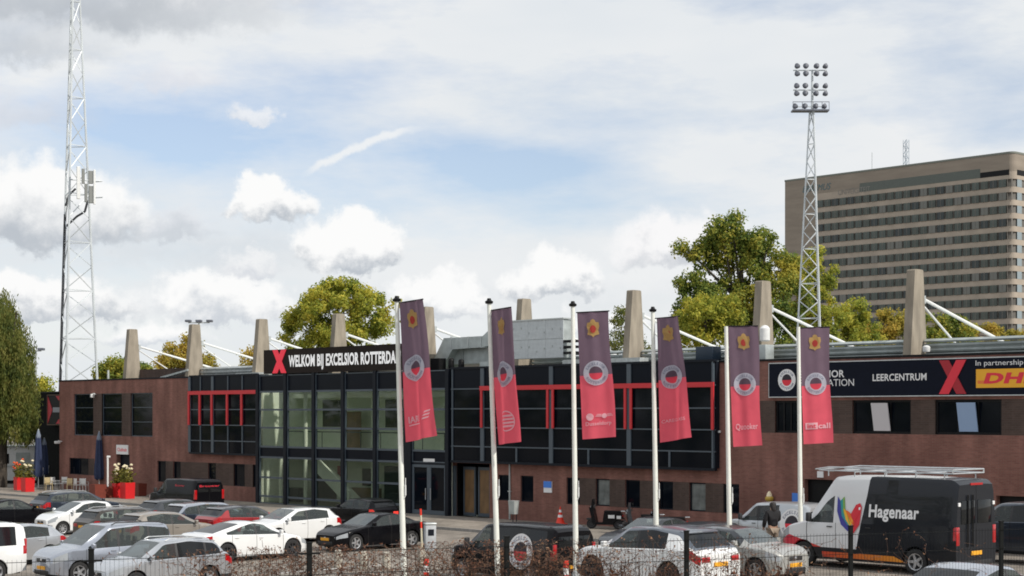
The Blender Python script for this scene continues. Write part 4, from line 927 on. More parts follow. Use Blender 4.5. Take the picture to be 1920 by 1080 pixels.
for i in range(6):
    Yp = PZ0*(1+PC*i); xt, xb, yt = PX[i]; zt = pz(yt, Yp)
    tb = 1060.; b = at(xb+(tb-1060)*0, Yp); slope = (xb-xt)/(1060-yt)/F*Yp*F/Yp      # lean in metres per metre
    top = Vector(((xt-960)/F*Yp, Yp, zt)); zb_ = pz(1060, Yp); lo = Vector(((xb-960)/F*Yp, Yp, zb_)); d = (top-lo).normalized()
    base = lo-d*((lo.z-b.z)/d.z); b = base
    po = empty('flagpole', b, 0, PLAB[i], 'flagpole', 'flagpoles along the car park')
    MB().tube((0, 0, -.05), top-b, .085, .06, n=14).build('pole', M_POLE, po, True)
    MB().lathe([(.11, 0), (.11, .25), (.09, .3)], 14).build('foot', M_GALV, po, True)
    if i < 4: MB().lathe([(.05, -.02), (.11, .0), (.12, .06), (.07, .09), (.05, .15)], 12, top-b).build('cap', M_BLACK, po, True)
    c = FLG[i]; yc = [p[1] for p in c]
    TLz, TRz, BRz, BLz = [pz(p[1], Yp) for p in c]
    wpx = c[1][0]-c[0][0]; Wd = .98; wpm = wpx/F*Yp; dep = math.sqrt(max(0., Wd**2-wpm**2)); dep = min(dep, .8)
    P = [Vector(((c[k][0]-960)/F*(Yp-(dep if k in (1, 2) else 0)), Yp-(dep if k in (1, 2) else 0), 0)) for k in range(4)]
    for k in range(4): P[k].z = pz(c[k][1], P[k].y)
    MB().tube((P[0]-b)-Vector((.03, 0, 0)), P[1]-b+(P[1]-P[0])*.03, .018, n=8).build('arm', M_BLACK, po)
    rp = MB(); q = lo.lerp(top, .25)-b; sx = .10; rp.path([q+Vector((sx, -.05, .6)), q+Vector((sx, -.07, .1)), q+Vector((sx-.05, -.06, 0))], .012, 5); rp.tube(q+Vector((sx, -.06, .12)), q+Vector((sx, -.06, .4)), .022, n=6); rp.build('halyard', M_WHITE, po)
    fl = empty('banner', P[0], 0, FLAB[i], 'banner', 'club banners on the flagpoles')
    Ht = (P[0]-P[3]).length; nrm = (P[3]-P[0]).cross(P[1]-P[0]).normalized()
    if nrm.y > 0: nrm = -nrm
    amp = [.075, .07, .026, .065, .03, .026][i]; ph = i*1.7
    def fmap(x, y, l=0., P=P, nrm=nrm, amp=amp, ph=ph, Ht=Ht, Wd=Wd):
        s, t = x/Wd, 1-y/Ht
        p = P[0].lerp(P[1], s).lerp(P[3].lerp(P[2], s), t)-P[0]
        rip = amp*(math.sin(s*9+ph+t*2.2)*(.35+.65*t)+.5*math.sin(s*17+ph*2-t*3)*(.3+.4*(1-t)))
        edge = .03*math.sin(t*6+ph)*s
        return tuple(p+nrm*(rip+l)+Vector((edge, 0, 0)))
    for nm, y0, y1, m in (('upper_cloth', .5, 1., M_CTOP), ('lower_cloth', 0., .5, M_CRED)):
        g = MB(); nx, ny = 22, 20
        g.add([fmap(Wd*a/nx, Ht*(y0+(y1-y0)*q/ny)) for a in range(nx+1) for q in range(ny+1)], [(a*(ny+1)+q, (a+1)*(ny+1)+q, (a+1)*(ny+1)+q+1, a*(ny+1)+q+1) for a in range(nx) for q in range(ny)])
        g.build(nm, m, fl, True, 180)
    emblem(fl, lambda x, y, l: fmap(x, y, .026+l), Wd*.5, Ht*.515, .375, [M_RING, M_BD2, M_BR2, M_RINK], d=(0., .005, .006))
    cr = MB(); cx, cy = Wd*.5, Ht*.865; q = .19
    cr.add([fmap(cx+x*q, cy+y*q, .026) for x, y in ((-1, -.9), (-.25, -1.1), (0, -1.35), (.25, -1.1), (1, -.9), (.85, -.3), (1.05, .4), (.95, 1.0), (.45, 1.05), (.3, 1.4), (0, 1.55), (-.3, 1.4), (-.45, 1.05), (-.95, 1.0), (-1.05, .4), (-.85, -.3))], [tuple(range(16))], 0)
    cr.add([fmap(cx+x*.5*q, cy+y*.62*q-.01, .034) for x, y in disc2d(1.0, 10)], [tuple(range(10))], 1)
    cr.build('crest', [M_GOLD, M_CRR], fl, raw=True)
    lg = MB(); yb = Ht*.13; fn = lambda x, y: fmap(x, y, .026)
    if i == 0:
        put_text(lg, 'IARU', .03, 1., .12, yb, .17, fn, width=.45); lg.add([fn(.12+x, yb-.09+y) for x, y in ((0, 0), (.45, 0), (.45, .03), (0, .03))], [(0, 1, 2, 3)])
        for k in range(3): lg.add([fn(.66+x+.03*k, yb+.02+.09*k+y) for x, y in ((0, 0), (.16, .02), (.2, .07), (.04, .05))], [(0, 1, 2, 3)])
    elif i == 1:
        a = [2*math.pi*k/24 for k in range(24)]; c0, c1 = (.5, Ht*.165), .25
        lg.add([fn(c0[0]+.27*math.cos(t), c0[1]+.30*math.sin(t)) for t in a]+[fn(c0[0]+.235*math.cos(t), c0[1]+.265*math.sin(t)) for t in a], [(k, (k+1) % 24, 24+(k+1) % 24, 24+k) for k in range(24)])
        for yy, hw in ((-.15, .2), (-.05, .26), (.05, .26), (.15, .2)): [lg.add([fn(c0[0]-hw+2*hw*(kk+x)/8, c0[1]+yy+y) for x, y in ((0, -.028), (1, -.028), (1, .028), (0, .028))], [(0, 1, 2, 3)]) for kk in range(8)]
    elif i == 2:
        put_text(lg, 'Dusseldorp', .01, 1., .12, yb-.1, .11, fn, width=.74)
        lg.add([fn(.25+.11*x, yb+.16+.11*y) for x, y in disc2d(1, 16)], [tuple(range(16))]); lg.add([fn(.66+.075*x, yb+.17+.075*y) for x, y in disc2d(1, 14)], [tuple(range(14))])
        for sx in (-1, 1):
            for k in range(3): lg.add([fn(.66+sx*x, yb+.15+.03*k+y) for x, y in ((.08, 0), (.25-.02*k, .01), (.25-.02*k, .025), (.08, .018))], [(0, 1, 2, 3)])
    elif i == 3: put_text(lg, 'CAREGLASS', .0, 1., .10, yb+.08, .10, fn, width=.78)
    elif i == 4: put_text(lg, 'Quooker', .01, 1.1, .12, yb+.04, .19, fn, width=.76)
    else:
        [lg.add([fn(.08+.05*(kk+x), y) for x, y in ((0, yb-.02), (1, yb-.02), (1, yb+.2), (0, yb+.2))], [(0, 1, 2, 3)]) for kk in range(8)]; put_text(lg, 'call', .03, 1.1, .5, yb, .17, fn, width=.40)
        l2 = MB(); put_text(l2, 'int', .03, 1., .14, yb+.02, .15, lambda x, y: fmap(x, y, .034), width=.28); l2.build('boxed_print', M_CRED, fl, raw=True)
    lg.build('print', M_LOGO, fl, raw=True)
# ------------------------------------------------------------------ vehicles
M_CGL = glass_mat('car_glass', (.84, .92, .88), (.085, .10, .10), .42, .03, .8)  # pale body colour stands in for dusty reflections
M_CGW = glass_mat('windscreen_glass', (.60, .66, .66), (.15, .175, .185), .62, .04, 1.0)  # pale body colour imitates sky reflection, with a little dust
M_CGD = glass_mat('car_glass_dark', (.12, .13, .13), (.012, .014, .016), .8, .04, .5)
M_TYRE = mat('tyre', (.018, .018, .019), .85, var=.2); M_RIM = mat('rim_silver', (.50, .51, .53), .35, .7); M_RIMD = mat('rim_dark', (.06, .06, .065), .4, .5)
M_TRIM = mat('black_plastic', (.022, .022, .024), .6, var=.15); M_SEAT = mat('seat_cloth', (.03, .03, .032), .9); M_SEAM = mat('panel_gap', (.004, .004, .004), .9)
M_HEAD = glass_mat('headlamp', (.8, .82, .85), (.42, .45, .48), .85, .06, .8); M_TAIL = mat('tail_lamp', lin(170, 16, 22), .15, coat=.6); M_PLATE = mat('number_plate', lin(236, 168, 40), .5)
M_CHR = mat('chrome', (.6, .6, .62), .2, .9)
M_BRLT = mat('tail_lamp_bright', lin(250, 70, 60), .2)
def paint(name, col, metal=.25, rough=.32, coat=.6, spec=None): return mat('paint_'+name, col, rough, metal, coat=coat, var=.04, vscale=1.2, spec=spec)
def wheel_mesh():
    ty = MB().lathe([(.66, -.09), (.66, -.30), (.90, -.34), (1.0, -.27), (1.0, .27), (.90, .34), (.66, .30), (.66, .09)], 28, axis='y').mesh('tyre', M_TYRE, True, 50)
    def rim(m, spokes, wdt):
        r = MB().lathe([(.66, .20), (.66, .30), (.60, .28), (.56, .10), (.56, .09)], 24, axis='y', caps=False)
        r.lathe([(.16, .1), (.15, .24), (.06, .26)], 14, axis='y')
        for k in range(spokes):
            a = 2*math.pi*k/spokes; c, s = math.cos(a), math.sin(a)
            def f(x, y, z): return (x*c-z*s, y, x*s+z*c)
            r.add([f(.1, .14, -wdt), f(.62, .2, -wdt*.7), f(.62, .2, wdt*.7), f(.1, .14, wdt), f(.1, .24, -wdt), f(.62, .26, -wdt*.6), f(.62, .26, wdt*.6), f(.1, .24, wdt)], [(4, 5, 6, 7), (0, 1, 5, 4), (1, 2, 6, 5), (2, 3, 7, 6), (3, 0, 4, 7)])
        return r.mesh('rim', m, True, 30)
    return ty, rim(M_RIM, 5, .13), rim(M_RIMD, 8, .08), rim(M_RIM, 8, .09)
TYRE, RIM5, RIMD, RIM8 = wheel_mesh()
SPEC = {
 'hatch': dict(L=4.2, W=1.80, H=1.46, nose=.74, hood=.98, cowl=1.02, wst=1.92, rre=3.62, rg=4.02, rgz=1.04, tail=.98, belt=(.90, 1.02), fw=.86, rw=3.45, R=.32, win=[(1.22, 2.30), (2.38, 3.45)], seams=[1.12, 2.34, 3.30], spoiler=1),
 'mini':  dict(L=3.8, W=1.74, H=1.44, nose=.86, hood=1.0, cowl=1.0, wst=1.72, rre=3.50, rg=3.76, rgz=1.02, tail=.96, belt=(.93, .98), fw=.74, rw=3.26, R=.32, win=[(1.28, 2.2), (2.28, 3.45)], seams=[1.15, 2.24], spoiler=1),
 'small': dict(L=3.5, W=1.63, H=1.47, nose=.78, hood=1.0, cowl=.86, wst=1.75, rre=3.05, rg=3.38, rgz=1.02, tail=.96, belt=(.93, 1.02), fw=.68, rw=3.0, R=.29, win=[(1.05, 1.95), (2.03, 2.85)], seams=[.98, 1.99, 2.72], spoiler=0),
 'sedan': dict(L=4.65, W=1.82, H=1.43, nose=.72, hood=.96, cowl=1.38, wst=2.22, rre=3.30, rg=4.05, rgz=1.05, tail=1.0, belt=(.92, 1.0), fw=.86, rw=3.70, R=.335, win=[(1.58, 2.58), (2.66, 3.72)], seams=[1.45, 2.62, 3.52], spoiler=0),
 'fast':  dict(L=4.69, W=1.85, H=1.44, nose=.66, hood=.94, cowl=1.08, wst=2.08, rre=3.05, rg=4.28, rgz=1.06, tail=1.02, belt=(.90, 1.02), fw=.84, rw=3.72, R=.345, win=[(1.35, 2.42), (2.50, 3.72)], seams=[1.28, 2.46, 3.52], spoiler=0),
 'suv':   dict(L=4.5, W=1.84, H=1.66, nose=.86, hood=1.10, cowl=1.08, wst=1.92, rre=3.85, rg=4.30, rgz=1.12, tail=1.06, belt=(1.02, 1.14), fw=.88, rw=3.54, R=.36, win=[(1.30, 2.34), (2.42, 3.40), (3.48, 4.0)], seams=[1.18, 2.38, 3.38], spoiler=1, clad=1),
 'cross': dict(L=4.4, W=1.80, H=1.60, nose=.84, hood=1.06, cowl=1.08, wst=1.95, rre=3.75, rg=4.22, rgz=1.10, tail=1.04, belt=(.98, 1.10), fw=.86, rw=3.46, R=.36, win=[(1.30, 2.34), (2.42, 3.35)], seams=[1.18, 2.38, 3.28], spoiler=1, clad=1),
 'estate': dict(L=4.6, W=1.80, H=1.47, nose=.72, hood=.96, cowl=1.10, wst=2.0, rre=4.1, rg=4.46, rgz=1.02, tail=.96, belt=(.90, 1.0), fw=.88, rw=3.55, R=.32, win=[(1.32, 2.40), (2.48, 3.45), (3.53, 4.18)], seams=[1.2, 2.44, 3.42], spoiler=1),
 'mpv':   dict(L=4.5, W=1.85, H=1.82, nose=.92, hood=1.14, cowl=.98, wst=1.95, rre=4.18, rg=4.44, rgz=1.10, tail=1.04, belt=(1.04, 1.10), fw=.86, rw=3.66, R=.33, win=[(1.20, 2.22), (2.32, 3.35), (3.43, 4.2)], seams=[1.1, 2.27, 3.40], spoiler=0, van=.5),
 'minivan': dict(L=5.1, W=1.92, H=1.90, nose=.95, hood=1.18, cowl=.98, wst=1.88, rre=4.78, rg=5.02, rgz=1.16, tail=1.08, belt=(1.08, 1.14), fw=.88, rw=4.05, R=.34, win=[(1.15, 2.15), (2.25, 3.5), (3.6, 4.75)], seams=[1.05, 2.2, 3.55], spoiler=1, van=.6),
 'panelvan': dict(L=4.9, W=1.90, H=1.92, nose=.95, hood=1.16, cowl=.92, wst=1.80, rre=4.72, rg=4.86, rgz=1.16, tail=1.08, belt=(1.08, 1.14), fw=.88, rw=3.95, R=.33, win=[(1.12, 2.05)], seams=[1.02, 2.1, 3.4], spoiler=0, van=.75),
 'midvan': dict(L=4.45, W=1.84, H=1.84, nose=.92, hood=1.12, cowl=.90, wst=1.78, rre=4.2, rg=4.38, rgz=1.12, tail=1.04, belt=(1.04, 1.10), fw=.84, rw=3.6, R=.32, win=[(1.08, 1.9), (2.06, 3.0)], seams=[1.0, 1.98, 3.1], spoiler=0, van=.7),
 'bigvan': dict(L=5.98, W=2.06, H=2.66, nose=1.02, hood=1.30, cowl=.95, wst=2.02, rre=5.80, rg=5.93, rgz=1.4, tail=1.3, belt=(1.26, 1.34), fw=.98, rw=4.72, R=.35, win=[(1.16, 2.02)], seams=[1.1, 2.1, 3.4], spoiler=0, van=1.0),
}
def lerp_pts(pts, s):
    for (a, za), (b, zb2) in zip(pts, pts[1:]):
        if s <= b: return za+(zb2-za)*((s-a)/max(1e-6, b-a))
    return pts[-1][1]
CARN = []
def vehicle(name, label, cat, px, Y, head, kind, pm, group='cars in the car park', rim=None, roofm=None, glass=None, plate=(1, 1), rails=None, H=None, scale=1., bright=False, spoil=None, z=None, rear_glass=True):
    S = dict(SPEC[kind]); van = S.get('van', 0.); L, W = S['L'], S['W']; Hh = H or S['H']; cl = S.get('clad', 0)
    p = at(px, Y)
    if z is not None: p.z = z
    o = empty(name, p, head, label, cat, group); o.scale = (scale,)*3
    glass = glass or M_CGL; tl_m = M_BRLT if bright else M_TAIL; rim = rim or RIM5
    hz = S['hood']; bl0, bl1 = S['belt']
    tp = [(0, S['nose']-.12), (.10, S['nose']-.01), (S['cowl']*.5, (S['nose']+hz)/2+.035), (S['cowl'], hz), (S['wst'], Hh-.04), ((S['wst']+S['rre'])/2, Hh), (S['rre'], Hh-(.07 if van < .6 else .02)), (S['rg'], S['rgz']), (L-.05, S['tail']), (L, S['tail']-.1)]
    if van >= .6: tp = tp[:6]+[(S['rre'], Hh-.03), (L-.05, Hh-.10), (L, Hh-.22)]
    def top(s):
        q = [lerp_pts(tp, max(0, min(L, s+d))) for d in (-.09, -.045, 0, .045, .09)]
        return sum(q)/5
    sill = .24 if cl or van else .20
    Ra = S['R']+.055
    def bot(s):
        zb_ = sill+(.06*(1-s/.4) if s < .4 else 0)+(.08*(1-(L-s)/.5) if s > L-.5 else 0)
        for sw_ in (S['fw'], S['rw']):
            d = abs(s-sw_)
            if d < Ra: zb_ = max(zb_, S['R']+math.sqrt(Ra*Ra-d*d))
        return zb_
    def hw(s):
        k = 1.
        if s < .75: k -= .34*(1-s/.75)**3
        if s > L-.55: k -= (.16 if van < .6 else .03)*(1-(L-s)/.55)**2.6
        return W/2*k
    def belt(s): return bl0+(bl1-bl0)*max(0., min(1., (s-S['cowl'])/(L-S['cowl'])))
    def section(s):
        zt, zb_, w_ = top(s), bot(s), hw(s); zbelt = min(belt(s), zt-.055); zb_ = min(zb_, zbelt-.03)
        g = max(0., min(1., (zt-zbelt-.055)/max(.2, Hh-belt(s)-.055))); tum = (1-van*.62)
        yr = .955-.175*g*tum if True else 0
        H_ = zbelt-zb_
        r1 = max(zb_+.02, min(sill+.22, zbelt-.06)); r2 = max(r1+.015, zb_+.66*H_, zbelt-.24 if g < .3 else 0)
        r2 = min(r2, zbelt-.03)
        top_y = lambda a, b: a*(1-g)+b*g
        dz = zt-zbelt
        return [(w_*.965, zb_), (w_*1.0, r1), (w_*.998, r2), (w_*.985, zbelt-.012), (w_*top_y(.955, .958+.03*van), zbelt+.012),
                (w_*top_y(.925, .955-.15*tum), zbelt+top_y(.03, min(dz*.86, .82 if van >= .6 else 9))), (w_*top_y(.88, .955-.175*tum-.005), zbelt+top_y(.042, dz*.93)),
                (w_*top_y(.78, .955-.27*tum-.03), zt-top_y(.010, .024)), (w_*top_y(.42, .42), zt-top_y(.003, .005)), (0., zt)]
    st = [0, .02, .05, .09, .15, .24, .34, .45]+[L-v for v in (0, .02, .05, .09, .15, .24, .34, .45)]
    k = .6
    while k < L-.5: st.append(k); k += .13
    for sw_ in (S['fw'], S['rw']): st += [sw_+Ra*math.cos(math.pi*i/12)*(1.0 if i not in (0, 12) else 1.002) for i in range(13)]
    for a in S['seams']: st += [a-.008, a+.008]
    for a, b in S['win']: st += [a, b]
    st += [S['cowl']+.05, S['wst']-.03, S['wst']+.02, S['rre']+.02, S['rg']-.04]
    st = sorted(v for v in st if 0 <= v <= L); ss = [st[0]]
    for v in st[1:]:
        if v-ss[-1] > .0075: ss.append(v)
    secs = [section(s) for s in ss]; X = lambda s: L/2-s
    parts = {}
    def put(key, pts, mi=0):
        pr = parts.setdefault(key, ({}, MB()))
        ids = []
        for q in pts:
            kq = tuple(round(c, 5) for c in q)
            if kq not in pr[0]: pr[0][kq] = len(pr[1].v); pr[1].v.append(q)
            if not ids or pr[0][kq] != ids[-1]: ids.append(pr[0][kq])
        if len(ids) > 2 and ids[0] == ids[-1]: ids.pop()
        if len(set(ids)) > 2: pr[1].f.append(tuple(ids)); pr[1].m.append(mi)
    for i in range(len(ss)-1):
        smid = (ss[i]+ss[i+1])/2
        for j in range(9):
            key, mi = 'body', 0
            seam = any(abs(smid-a) < .0082 for a in S['seams'])
            if j == 4:
                for wi, (a, b) in enumerate(S['win']):
                    if a < smid < b: key = ('side_window', wi)
            if j in (7, 8):
                if S['cowl']+.05 < smid < S['wst']-.03: key = 'windshield'
                elif van < .6 and S['rre']+.02 < smid < S['rg']-.04: key = 'rear_window'
                elif S['wst']-.05 < smid < S['rg'] and roofm: mi = 2
            if j in (5, 6) and roofm and S['cowl']+.3 < smid < S['rg']: mi = 2
            if j <= 3 and seam: mi = 1
            elif j <= 3 and S['seams'][0] < smid < S['seams'][-1]:
                for di, (a, b) in enumerate(zip(S['seams'], S['seams'][1:])):
                    if a < smid < b: key = ('door', di)
            if key == 'body' and j == 2 and .04 < smid < .42: key = 'headlight'
            if key == 'body' and j == 2 and smid > L-(.30 if van < .5 else .12): key = 'tail_light'
            if key == 'body' and j == 4 and len(S['win']) > 1 and S['win'][0][1] < smid < S['win'][-1][0]: mi = 3
            if cl and j == 0: mi = 3 if key == 'body' else mi
            for sd in (1, -1):
                q = [(X(ss[i]), sd*secs[i][j][0], secs[i][j][1]), (X(ss[i+1]), sd*secs[i+1][j][0], secs[i+1][j][1]), (X(ss[i+1]), sd*secs[i+1][j+1][0], secs[i+1][j+1][1]), (X(ss[i]), sd*secs[i][j+1][0], secs[i][j+1][1])]
                kk = key if key in ('body', 'windshield', 'rear_window') else (key, sd)
                put(kk, q if sd > 0 else q[::-1], mi)
    for i in (0, len(ss)-1):
        ring_ = [(X(ss[i]), y, z_) for y, z_ in secs[i]]+[(X(ss[i]), -y, z_) for y, z_ in secs[i][-2::-1]]
        put('body', ring_ if i else ring_[::-1], 0)
    doors = {}
    for key, (_, mb) in parts.items():
        k0 = key if isinstance(key, str) else (key[0] if isinstance(key[0], str) else key[0][0])
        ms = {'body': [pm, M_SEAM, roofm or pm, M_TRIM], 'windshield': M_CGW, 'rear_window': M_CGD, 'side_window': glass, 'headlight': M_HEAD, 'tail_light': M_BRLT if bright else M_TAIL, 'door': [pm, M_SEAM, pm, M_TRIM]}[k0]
        if k0 == 'side_window' and key[0][1] >= 1 and kind in ('cross', 'minivan', 'suv'): ms = M_CGD
        ob = mb.build(k0, ms, o, True, 38)
        if k0 == 'door': doors[(key[0][1], key[1])] = ob
    for (di, sd), ob in doors.items():
        a, b = S['seams'][di], S['seams'][di+1]; s_ = b-.2 if b-a < 1.9 else a+.25; sc = section(s_)
        MB().rbox(X(s_)-.09, X(s_)+.09, sd*(sc[2][0]+.012)-.014, sd*(sc[2][0]+.012)+.014, sc[3][1]-.10, sc[3][1]-.07, .008).build('handle', pm if van < .6 else M_TRIM, ob)
    # underbody, wheels
    MB().box(-L/2+.12, L/2-.14, -W/2+.25, W/2-.25, sill-.02, .55).box(-L/2+.5, L/2-.5, -W/2+.09, W/2-.09, .50, .56).build('underbody', M_TRIM, o)
    for s_ in (S['fw'], S['rw']):
        for sd in (1, -1):
            wh = inst('wheel', TYRE, o, (X(s_), sd*(W/2-.125), S['R']), (S['R'],)*3, (0, 0, 0 if sd > 0 else math.pi)); inst('rim', rim, wh)
    # seats and dashboard
    if van < .9:
        it = MB(); rows_ = [S['win'][0][0]+.62]+([S['win'][1][0]+.75] if len(S['win']) > 1 else [])
        for ri, s_ in enumerate(rows_):
            for y in ((-.36, .36) if ri == 0 else (-.42, 0., .42)):
                it.rbox(X(s_)-.12, X(s_)+.02, y-.22, y+.22, .55, bl0+.10, .04); it.rbox(X(s_)-.10, X(s_)-.01, y-.11, y+.11, bl0+.14, bl0+.32, .04)
        it.box(X(S['cowl']+.55), X(S['cowl']+.2), -W/2+.15, W/2-.15, .55, bl0-.01); it.build('seats', M_SEAT, o, True)
    # front details
    nz = S['nose']; fx = L/2; wn = hw(0)
    g = MB()
    g.rbox(fx-.04, fx+.008, -wn*.52, wn*.52, nz-.27, nz-.15, .012); g.rbox(fx-.05, fx+.012, -wn*.78, wn*.78, .26, .40, .02); g.build('grille', M_TRIM, o, True)
    for sd in (-1, 1):
        a, b = sorted((sd*wn*.60, sd*wn*1.02)); MB().rbox(fx-.10, fx-.004, a, b, nz-.26, nz-.13, .02).build('headlight', M_HEAD, o, True)
    MB().rbox(fx+.0, fx+.016, -.05, .05, nz-.235, nz-.155, .01).build('badge', M_CHR, o, True)
    if plate[0]: MB().rbox(fx, fx+.024, -.26, .26, .42, .53, .006).build('number_plate', M_PLATE, o)
    rz_ = {'sedan': .78, 'fast': .80}.get(kind, .72 if van < .6 else .62); tw = hw(L)
    if plate[1]: MB().rbox(-fx-.024, -fx+.005, -.26, .26, rz_-.055, rz_+.055, .006).build('number_plate', M_PLATE, o)
    MB().rbox(-fx-.012, -fx+.05, -tw*.8, tw*.8, .28, .42, .02).build('rear_bumper', M_TRIM, o, True)
    if van < .6: MB().rbox(-fx-.006, -fx+.03, -tw*.94, -tw*.52, S['tail']-.26, S['tail']-.12, .01).build('tail_light', M_BRLT if bright else M_TAIL, o, True); MB().rbox(-fx-.006, -fx+.03, tw*.52, tw*.94, S['tail']-.26, S['tail']-.12, .01).build('tail_light', M_TAIL, o, True)
    else:
        for sd in (-1, 1):
            a, b = sorted((sd*tw*.995, sd*tw*.84)); MB().rbox(-fx-.012, -fx+.06, a, b, .85, 1.35, .012).build('tail_light', M_TAIL, o, True)
            a, b = sorted((sd*tw*.76, sd*tw*.06)); MB().rbox(-fx-.008, -fx+.01, a, b, bl1+.08, min(Hh-.32, bl1+.72), .02).build('rear_window', M_CGD, o, True)
        MB().box(-fx-.004, -fx+.01, -.006, .006, .5, Hh-.2).build('door_gap', M_SEAM, o)
    sc = section(S['win'][0][0]+.12)
    for sd in (1, -1):
        y0 = sc[4][0]; m_ = MB(); a, b = sorted((sd*(y0+.05), sd*(y0+.22))); xm = X(S['win'][0][0]+.10)
        m_.rbox(xm-.05, xm+.07, a, b, sc[4][1]+.02, sc[4][1]+(.17 if van < .6 else .28), .03); a, b = sorted((sd*(y0-.02), sd*(y0+.08))); m_.box(xm-.02, xm+.02, a, b, sc[4][1]+.02, sc[4][1]+.07)
        m_.build('mirror', (pm if van < .6 else M_TRIM), o, True)
    if (S['spoiler'] if spoil is None else spoil):
        z_ = top(S['rre']-.02); MB().add([(X(S['rre']-.1), -W*.36, z_+.01), (X(S['rre']-.1), W*.36, z_+.01), (X(S['rre']+.11), W*.32, z_-.035), (X(S['rre']+.11), -W*.32, z_-.035), (X(S['rre']-.02), -W*.36, z_-.06), (X(S['rre']-.02), W*.36, z_-.06), (X(S['rre']+.10), W*.32, z_-.06), (X(S['rre']+.10), -W*.32, z_-.06)],
            [(0, 1, 2, 3), (7, 6, 5, 4), (0, 4, 5, 1), (1, 5, 6, 2), (2, 6, 7, 3), (3, 7, 4, 0)]).build('spoiler', (roofm or pm), o)
    if rails:
        for sd in (1, -1):
            r_ = MB(); pts = [(X(s_), sd*(section(s_)[7][0]+.02), top(s_)+dz) for s_, dz in ((S['wst']+.15, -.01), (S['wst']+.3, .045), (S['rre']-.35, .045), (S['rre']-.15, -.01))]; r_.path(pts, .018, 6); r_.build('roof_rail', rails, o)
    def side(x, z_, l=0., sd=1):
        s_ = L/2-x; sc = section(s_); y = sc[0][0]
        for (ya, za), (yb, zb2) in zip(sc, sc[1:]):
            if za <= z_ <= zb2: y = ya+(yb-ya)*(z_-za)/max(1e-5, zb2-za); break
        return (x, sd*(y+.012+l), z_)
    return o, side, S
VP, VM, EP, EM = math.atan2(VD.y, VD.x), math.atan2(-VD.y, -VD.x), math.atan2(E.y, E.x), math.atan2(-E.y, -E.x)
P_SIL = paint('silver', (.50, .52, .55), .65, .26, 1.); P_SIL2 = paint('silver_blue', (.37, .40, .46), .6, .26, 1.); P_WHT = paint('white', (.78, .79, .79), 0., .22, 1.); P_BLK = paint('black', (.004, .004, .0055), 0., .25, .12, .15)
P_DBL = paint('dark_blue', (.022, .032, .050), .3); P_GRY = paint('dark_grey', (.045, .05, .058), .4); P_BRN = paint('brown', (.055, .045, .038), .4); P_BGE = paint('beige', (.30, .27, .235), .4); P_RED = paint('red', (.30, .018, .022), .1)
P_GRN = paint('mini_grey', (.40, .40, .38), .3); P_ROOF = paint('roof_blue_grey', (.12, .14, .17), .4)
vehicle('parked_van', 'white van cut off by the left edge of the picture', 'van', -116, 52.5, VM, 'minivan', P_WHT, 'vans in the car park')
vehicle('parked_car', 'silver hatchback right behind the white van at the left edge', 'car', 6, 59., VM, 'hatch', P_SIL)
vehicle('parked_car', 'silver-blue tall van-like car with black grille, beside the silver SUV', 'car', 196, 54.3, VM, 'mpv', P_SIL2, rails=M_TRIM)
vehicle('parked_suv', 'silver SUV nearest the fence at the bottom left', 'suv', 299, 50.6, VM, 'suv', P_SIL, rails=M_ALU, spoil=1, scale=.95)
vehicle('parked_car', 'black saloon at the far left behind the silver hatchback', 'car', 22, 77.5, VP, 'sedan', P_BLK)
vehicle('parked_car', 'dark estate with grey roof behind the small white hatchback', 'car', 146, 84, VP, 'estate', P_DBL, spoil=1, rails=M_ALU)
vehicle('parked_car', 'small white hatchback facing the lower left, with silver wheel covers', 'car', 143, 74.5, VM, 'small', P_WHT, rim=RIM8)
vehicle('parked_car', 'dark brown estate with silver window trim beside the beige car', 'car', 246, 69.8, VP, 'estate', P_BRN, rails=M_ALU, spoil=1)
vehicle('parked_car', 'beige hatchback with its red tail lamp to the left', 'car', 312, 67., VP, 'hatch', P_BGE)
vehicle('parked_car', 'dark grey hatchback roof between the beige car and the black van', 'car', 338, 76.8, VP, 'hatch', P_GRY, spoil=1)
vehicle('parked_car', 'blue-grey estate behind the white fastback', 'car', 397, 74., VP, 'estate', P_DBL, roofm=P_SIL2)
vehicle('parked_car', 'red hatchback with dark roof behind the white hatchback', 'car', 460, 71.4, VP, 'hatch', P_RED, roofm=P_GRY)
vehicle('parked_car', 'white five door hatchback between the red car and the black saloon', 'car', 545, 69.4, VM, 'hatch', P_WHT)
vehicle('parked_car', 'white fastback saloon with dark wheels, facing right', 'car', 460, 61.4, VP, 'fast', P_WHT, rim=RIMD)
vehicle('parked_car', 'black hatchback with a glowing red tail lamp by the glass entrance', 'car', 678, 78., EM, 'mini', P_BLK, bright=True, spoil=1)
vehicle('parked_car', 'black saloon with orange plate and silver wheels, behind the leftmost flagpole', 'car', 697, 66.3, VM, 'sedan', P_BLK)
vb, side, S = vehicle('parked_van', 'black van with red lettering on its rear, by the left brick wall', 'van', 346, 89.5, EM, 'panelvan', P_BLK, 'vans in the car park')
mb = MB(); put_text(mb, 'Brouwer', .0, 1.1, -.62, 1.50, .11, lambda y, z_: (-S['L']/2-.022, -y, z_), width=1.24); mb.build('lettering', M_SIGNR, vb, raw=True)
mb = MB(); put_text(mb, 'Brouwer', .0, 1.1, .5, 1.50, .11, lambda x, z_: side(-x, z_, .004, 1), width=.9); mb.build('lettering', M_SIGNR, vb, raw=True)
vb, side, S = vehicle('parked_van', 'black minivan with round club badge on its side, behind the hedge', 'van', 972, 53.4, EM, 'minivan', P_BLK, 'vans in the car park')
emblem(vb, lambda x, y, l: side(-x, y, l+.01, 1), 1.10, 1.06, .56, [M_SIGNW, M_BDARK, M_SIGNR, M_INK])
